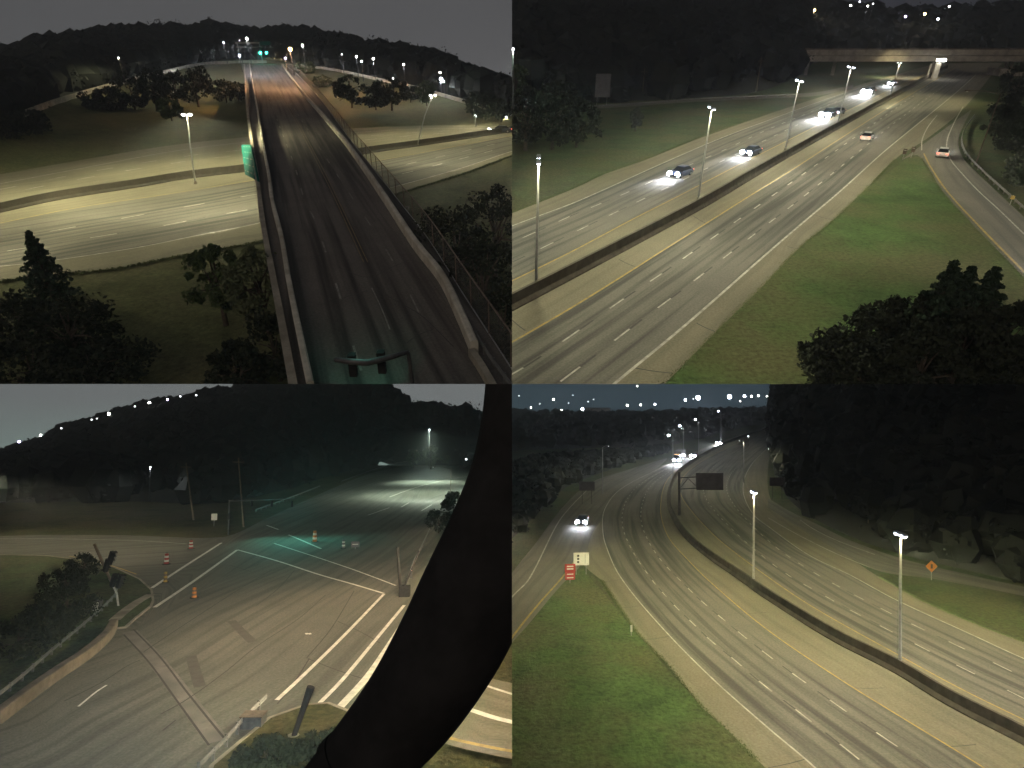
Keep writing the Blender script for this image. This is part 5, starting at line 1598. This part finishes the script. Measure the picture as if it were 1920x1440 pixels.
# --- cantilever sign and other boards
b_ = S.at(1274, 966)
t = thing(S, "cantilever_sign", "cantilever sign structure with dark blank board over the right carriageway", "sign", b_)
z = lambda py: S.far(1274, py, b_.y).z
x = lambda px: S.far(px, 900, b_.y).x - b_.x
MB().tube([(0, 0, 0), (0, 0, z(885))], [.3, .24], 10).build("post", "steel_dark", t)
for py in (896, 917):
    MB().tube([(0, 0, z(py)), (x(1310), 0, z(py - 2))], .11, 6).build("truss_chord", "steel_dark", t)
MB().tube([(0, 0, z(917)), (x(1290), 0, z(897)), (x(1309), 0, z(915))], .07, 6).build("truss_web", "steel_dark", t)
bd = MB().box(((x(1305) + x(1355)) / 2, -.1, z(902)), (x(1355) - x(1305), .5, z(887) - z(918))).build("board", "sign_back", t)
for s_ in (887.5, 917.5):
    MB().box(((x(1305) + x(1355)) / 2, -.38, z(s_)), (x(1355) - x(1305), .06, .16)).build("rim", "steel_dark", bd)
for (px0, px1, py0, py1, base, lab) in ((1443, 1472, 895, 911, 935, "small dark board at right edge of the far motorway"), (1086, 1115, 903, 920, 945, "small dark board left of the far motorway")):
    b_ = S.at((px0 + px1) / 2, base)
    w = S.far(px1, py0, b_.y).x - S.far(px0, py0, b_.y).x
    z0, z1 = S.far(px0, py1, b_.y).z, S.far(px0, py0, b_.y).z
    sign_post(S, b_, 0, lab, [("board", w, z1 - z0, (z0 + z1) / 2, "sign_back", [])], z1, post="steel_dark", posts=(-w * .3, w * .3))
b_ = S.at(1090, 1078)
k = 1 / 11.5
zc = S.far(1090, 1048, b_.y).z
sign_post(S, b_, R(4), "white sign with a black left column at the tip of the grass", [("plate", 2.2, 1.75, zc, "sign_white", [(-.45, .45, .3, .28, "sign_black"), (-.45, 0.02, .3, .28, "sign_black"), (-.45, -.42, .3, .28, "sign_black"), (.55, 0, .04, 1.3, "sign_black")])], zc + .8, posts=(-.7, .7))
b_ = S.at(1069, 1093)
sign_post(S, b_, R(8), "two red signs on one post beside the white sign", [
    ("plate", 1.45, 1.1, S.far(1069, 1065, b_.y).z, "sign_red", [(0, .22, .9, .16, "sign_white"), (0, -.12, .9, .2, "sign_white")]),
    ("plate", 1.35, 1.0, S.far(1069, 1080, b_.y).z, "sign_red", [(0, .25, .9, .13, "sign_white"), (0, -.22, .9, .13, "sign_white")])], S.far(1069, 1058, b_.y).z)
b_ = S.at(1747, 1088)
t = thing(S, "work_sign", "orange diamond work sign on the right verge", "sign", b_)
MB().box((0, .05, .9), (.08, .06, 1.8)).build("post", "galvanised", t)
pl = MB().box((0, 0, 0), (1.15, .05, 1.15), M=Matrix.Translation((0, 0, 1.9)) @ Matrix.Rotation(R(45), 4, 'Y')).build("plate", "orange", t)
MB().box((0, -.035, 1.9), (.28, .02, .6)).build("symbol", "sign_black", pl)
sign_post(S, S.at(1184, 1192), R(0), "small white delineator post on the grass edge left of the motorway", [("plate", .2, .7, .75, "sign_white", [])], 1.0)
# --- vehicles
hdg = lambda a, b: math.atan2((S.at(*b) - S.at(*a)).y, (S.at(*b) - S.at(*a)).x) - math.pi / 2
car(S, S.at(1092, 982), hdg((1110, 950), (1085, 1000)), "car with bright headlights coming down the left lanes of lower right view", "car_dark", head_r=.34, beam=4000, scale=1.2)
lorry(S, S.at(1269, 868), hdg((1290, 856), (1262, 878)), "lorry with cab marker lights coming round the far bend", 20000, head_r=.5, scale=1.1)
car(S, S.at(1301, 857), hdg((1320, 848), (1290, 864)), "oncoming car right of the lorry at the far bend", "car_blue", head_r=.4, beam=18000, scale=1.2)
car(S, S.at(1349, 834), hdg((1370, 828), (1335, 844)), "farthest oncoming car at the bend with bluish headlights", "car_blue", head_r=.55, beam=18000, scale=1.3)
# --- city lights
CL = [(973, 742, "d", .8), (996, 764, "w", .8), (1012, 757, "d", .7), (1038, 749, "w", 1.1), (1053, 769, "w", 1.0), (1066, 756, "d", .7), (1074, 741, "d", .7), (1078, 860, "w", .5), (1092, 767, "b", 1.5), (1103, 753, "d", .8), (1113, 749, "d", .8),
      (1176, 760, "w", 1.4), (1195, 724, "w", .8), (1201, 759, "w", 1.3), (1228, 758, "b", 1.0), (1285, 750, "b", 1.2), (1300, 748, "d", .8), (1309, 746, "b", 2.4), (1368, 744, "b", 2.3), (1388, 752, "w", .8), (1396, 743, "b", 1.4), (1409, 743, "w", 1.3), (1422, 742, "w", 1.3), (1438, 743, "w", .9), (1461, 731, "d", .8), (1474, 738, "w", .9), (1532, 729, "w", 1.3)]
for k, (px, py, c, r_) in enumerate(CL):
    far_lamp(S, px, py, 720 if py < 800 else 260, "%s city light from the left across top of lower right view" % ORD[k], {"d": "lens_dim", "w": "lens_white", "b": "lens_blue"}[c], r_ * (1.05 if c == "b" else .8), 9 if py < 800 else 7, 0)
far_lamp(S, 1538, 876, 170, "faint lamp in the dark woods right of the motorway", "lens_dim", .3, 7, 1500)
far_lamp(S, 1403, 818, 330, "faint lamp beside the far motorway end", "lens_dim", .4, 5, 0)
far_lamp(S, 1442, 842, 270, "faint lamp at right edge of the far motorway", "lens_dim", .35, 5, 0)
b_ = S.at(1628, 1005)
t = thing(S, "utility_pole", "thin grey pole before the dark woods right of the motorway", "pole", b_)
MB().tube([(0, 0, 0), (0, 0, S.far(1628, 920, b_.y).z)], [.12, .08], 8).build("pole", "wood_pole", t)
MB().box((0, 0, S.far(1628, 925, b_.y).z), (1.4, .1, .12)).build("crossarm", "wood_pole", t)
# --- far buildings on the horizon line
for k, (px0, px1, y0, y1, d_) in enumerate(((1095, 1142, 765, 775, 760), (960, 1000, 765, 780, 770))):
    a, b = S.far(px0, y1, d_), S.far(px1, y0, d_)
    t = thing(S, "warehouse", ["long low warehouse under the city lights, right one", "low warehouse at left edge under the city lights"][k], "building", Vector(((a.x + b.x) / 2, d_, a.z - 6)))
    MB().box((0, 0, 6), (b.x - a.x, 20, 12)).build("wall", "wall_paint", t)
    MB().box((0, 0, 12.4), (b.x - a.x + 1, 21, .8), 0, (.98, .8)).build("roof", "roof_felt", t)
# --- woods
hill_with_wood(S, [(1444, 812), (1450, 850), (1456, 900), (1500, 955), (1600, 1008), (1700, 1042), (1800, 1066), (1920, 1092), (2100, 1120)],
               [(1449, 742, 520), (1462, 700, 420), (1500, 660, 330), (1600, 620, 250), (1700, 580, 210), (1800, 540, 190), (1920, 500, 170), (2100, 480, 160)],
               0, "black wooded slope filling the right of lower right view", 41, 900, 5.0, back=120, leaf=.75)
hill_with_wood(S, [(820, 1130), (900, 1060), (960, 1010), (1010, 960), (1060, 915), (1110, 893), (1180, 868), (1250, 850)],
               [(820, 900, 100), (900, 880, 130), (960, 868, 170), (1010, 858, 200), (1060, 850, 230), (1110, 846, 260), (1180, 842, 290), (1250, 838, 310)],
               0, "dark scrub along left side of the motorway in lower right view", 42, 260, 3.0, back=80, leaf=.7)
hill_with_wood(S, [(850, 850), (960, 845), (1100, 840), (1250, 835), (1400, 800), (1480, 790)],
               [(850, 772, 700), (960, 770, 700), (1100, 772, 700), (1250, 770, 700), (1400, 765, 700), (1480, 765, 700)],
               0, "far dark woods below the city lights of lower right view", 43, 500, 6.0, back=60, leaf=1.4)


# ------------------------------------------------------------------ each place ends where the next one begins
def world_matrix(o):
    return (world_matrix(o.parent) @ o.matrix_basis) if o.parent else o.matrix_basis


def root_of(o):
    while o.parent:
        o = o.parent
    return o


def trim():
    gone = []
    for o in list(SC.objects):
        S = OWNER.get(root_of(o).name)
        if o.type != 'MESH' or S is None:
            continue
        Mw = world_matrix(o)
        co = np.empty(len(o.data.vertices) * 3, np.float32)
        o.data.vertices.foreach_get("co", co)
        co = co.reshape(-1, 3)
        A = np.array(Mw)
        wc = co @ A[:3, :3].T + A[:3, 3]
        for axis, org, sgn in ((0, 0.0, S.side), (2, EYE.z, S.half)):
            d = (wc[:, axis] - org) * sgn
            if len(d) == 0 or d.max() <= 0.0:
                gone.append(o)
                break
            if d.min() < -1e-4:
                if o.data.users > 1:
                    o.data = o.data.copy()
                bm = bmesh.new()
                bm.from_mesh(o.data)
                inv = Mw.inverted()
                pw = Vector((0, 0, 0))
                pw[axis] = org
                nw = Vector((0, 0, 0))
                nw[axis] = sgn
                pl = inv @ pw
                nl = (Mw.to_3x3().transposed() @ nw).normalized()
                bmesh.ops.bisect_plane(bm, geom=bm.verts[:] + bm.edges[:] + bm.faces[:], plane_co=pl, plane_no=nl, clear_inner=True)
                bm.to_mesh(o.data)
                bm.free()
                if not o.data.polygons:
                    gone.append(o)
                    break
                co = np.empty(len(o.data.vertices) * 3, np.float32)
                o.data.vertices.foreach_get("co", co)
                co = co.reshape(-1, 3)
                wc = co @ A[:3, :3].T + A[:3, 3]
    names = {o.name for o in gone}
    for o in gone:
        names |= {c.name for c in o.children_recursive if c.type == 'MESH'}
    for nm in names:
        bpy.data.objects.remove(bpy.data.objects[nm], do_unlink=True)
    for nm in [o.name for o in SC.objects if o.type == 'EMPTY' and not any(c.type == 'MESH' for c in o.children)]:
        o = bpy.data.objects[nm]         # a thing none of which is left
        for cn in [c.name for c in o.children]:
            bpy.data.objects.remove(bpy.data.objects[cn], do_unlink=True)
        bpy.data.objects.remove(bpy.data.objects[nm], do_unlink=True)



trim()

# ------------------------------------------------------------------ lamps of one place light that place only
for S in (WEST, NORTH, EAST, SOUTH):
    rc = bpy.data.collections.new("lit_by_%s_lamps" % S.key)
    for o in SC.objects:
        if o.type == 'MESH' and OWNER.get(root_of(o).name) is S:
            rc.objects.link(o)
    for o in SC.objects:
        if o.type == 'LIGHT' and OWNER.get(root_of(o).name) is S:
            o.light_linking.receiver_collection = rc

# ------------------------------------------------------------------ night haze
HAZE = 0.0007
if HAZE:
    hz = MB().box((0, 480, 270), (2400, 1140, 720)).mesh("haze", "hill")
    hz.materials.clear()
    hm = bpy.data.materials.new("haze")
    hm.use_nodes = True
    hn = hm.node_tree.nodes
    hn.remove(hn["Principled BSDF"])
    pv = hn.new("ShaderNodeVolumePrincipled")
    pv.inputs["Density"].default_value = HAZE
    pv.inputs["Color"].default_value = (.80, .87, .93, 1)
    pv.inputs["Anisotropy"].default_value = 0.4
    hm.node_tree.links.new(pv.outputs[0], hn["Material Output"].inputs["Volume"])
    hz.materials.append(hm)
    ho = bpy.data.objects.new("haze", hz)
    COL.objects.link(ho)
    tag(ho, "thin night haze over the roads", "haze", kind="stuff")
    for S in (WEST, NORTH, EAST, SOUTH):
        bpy.data.collections["lit_by_%s_lamps" % S.key].objects.link(ho)
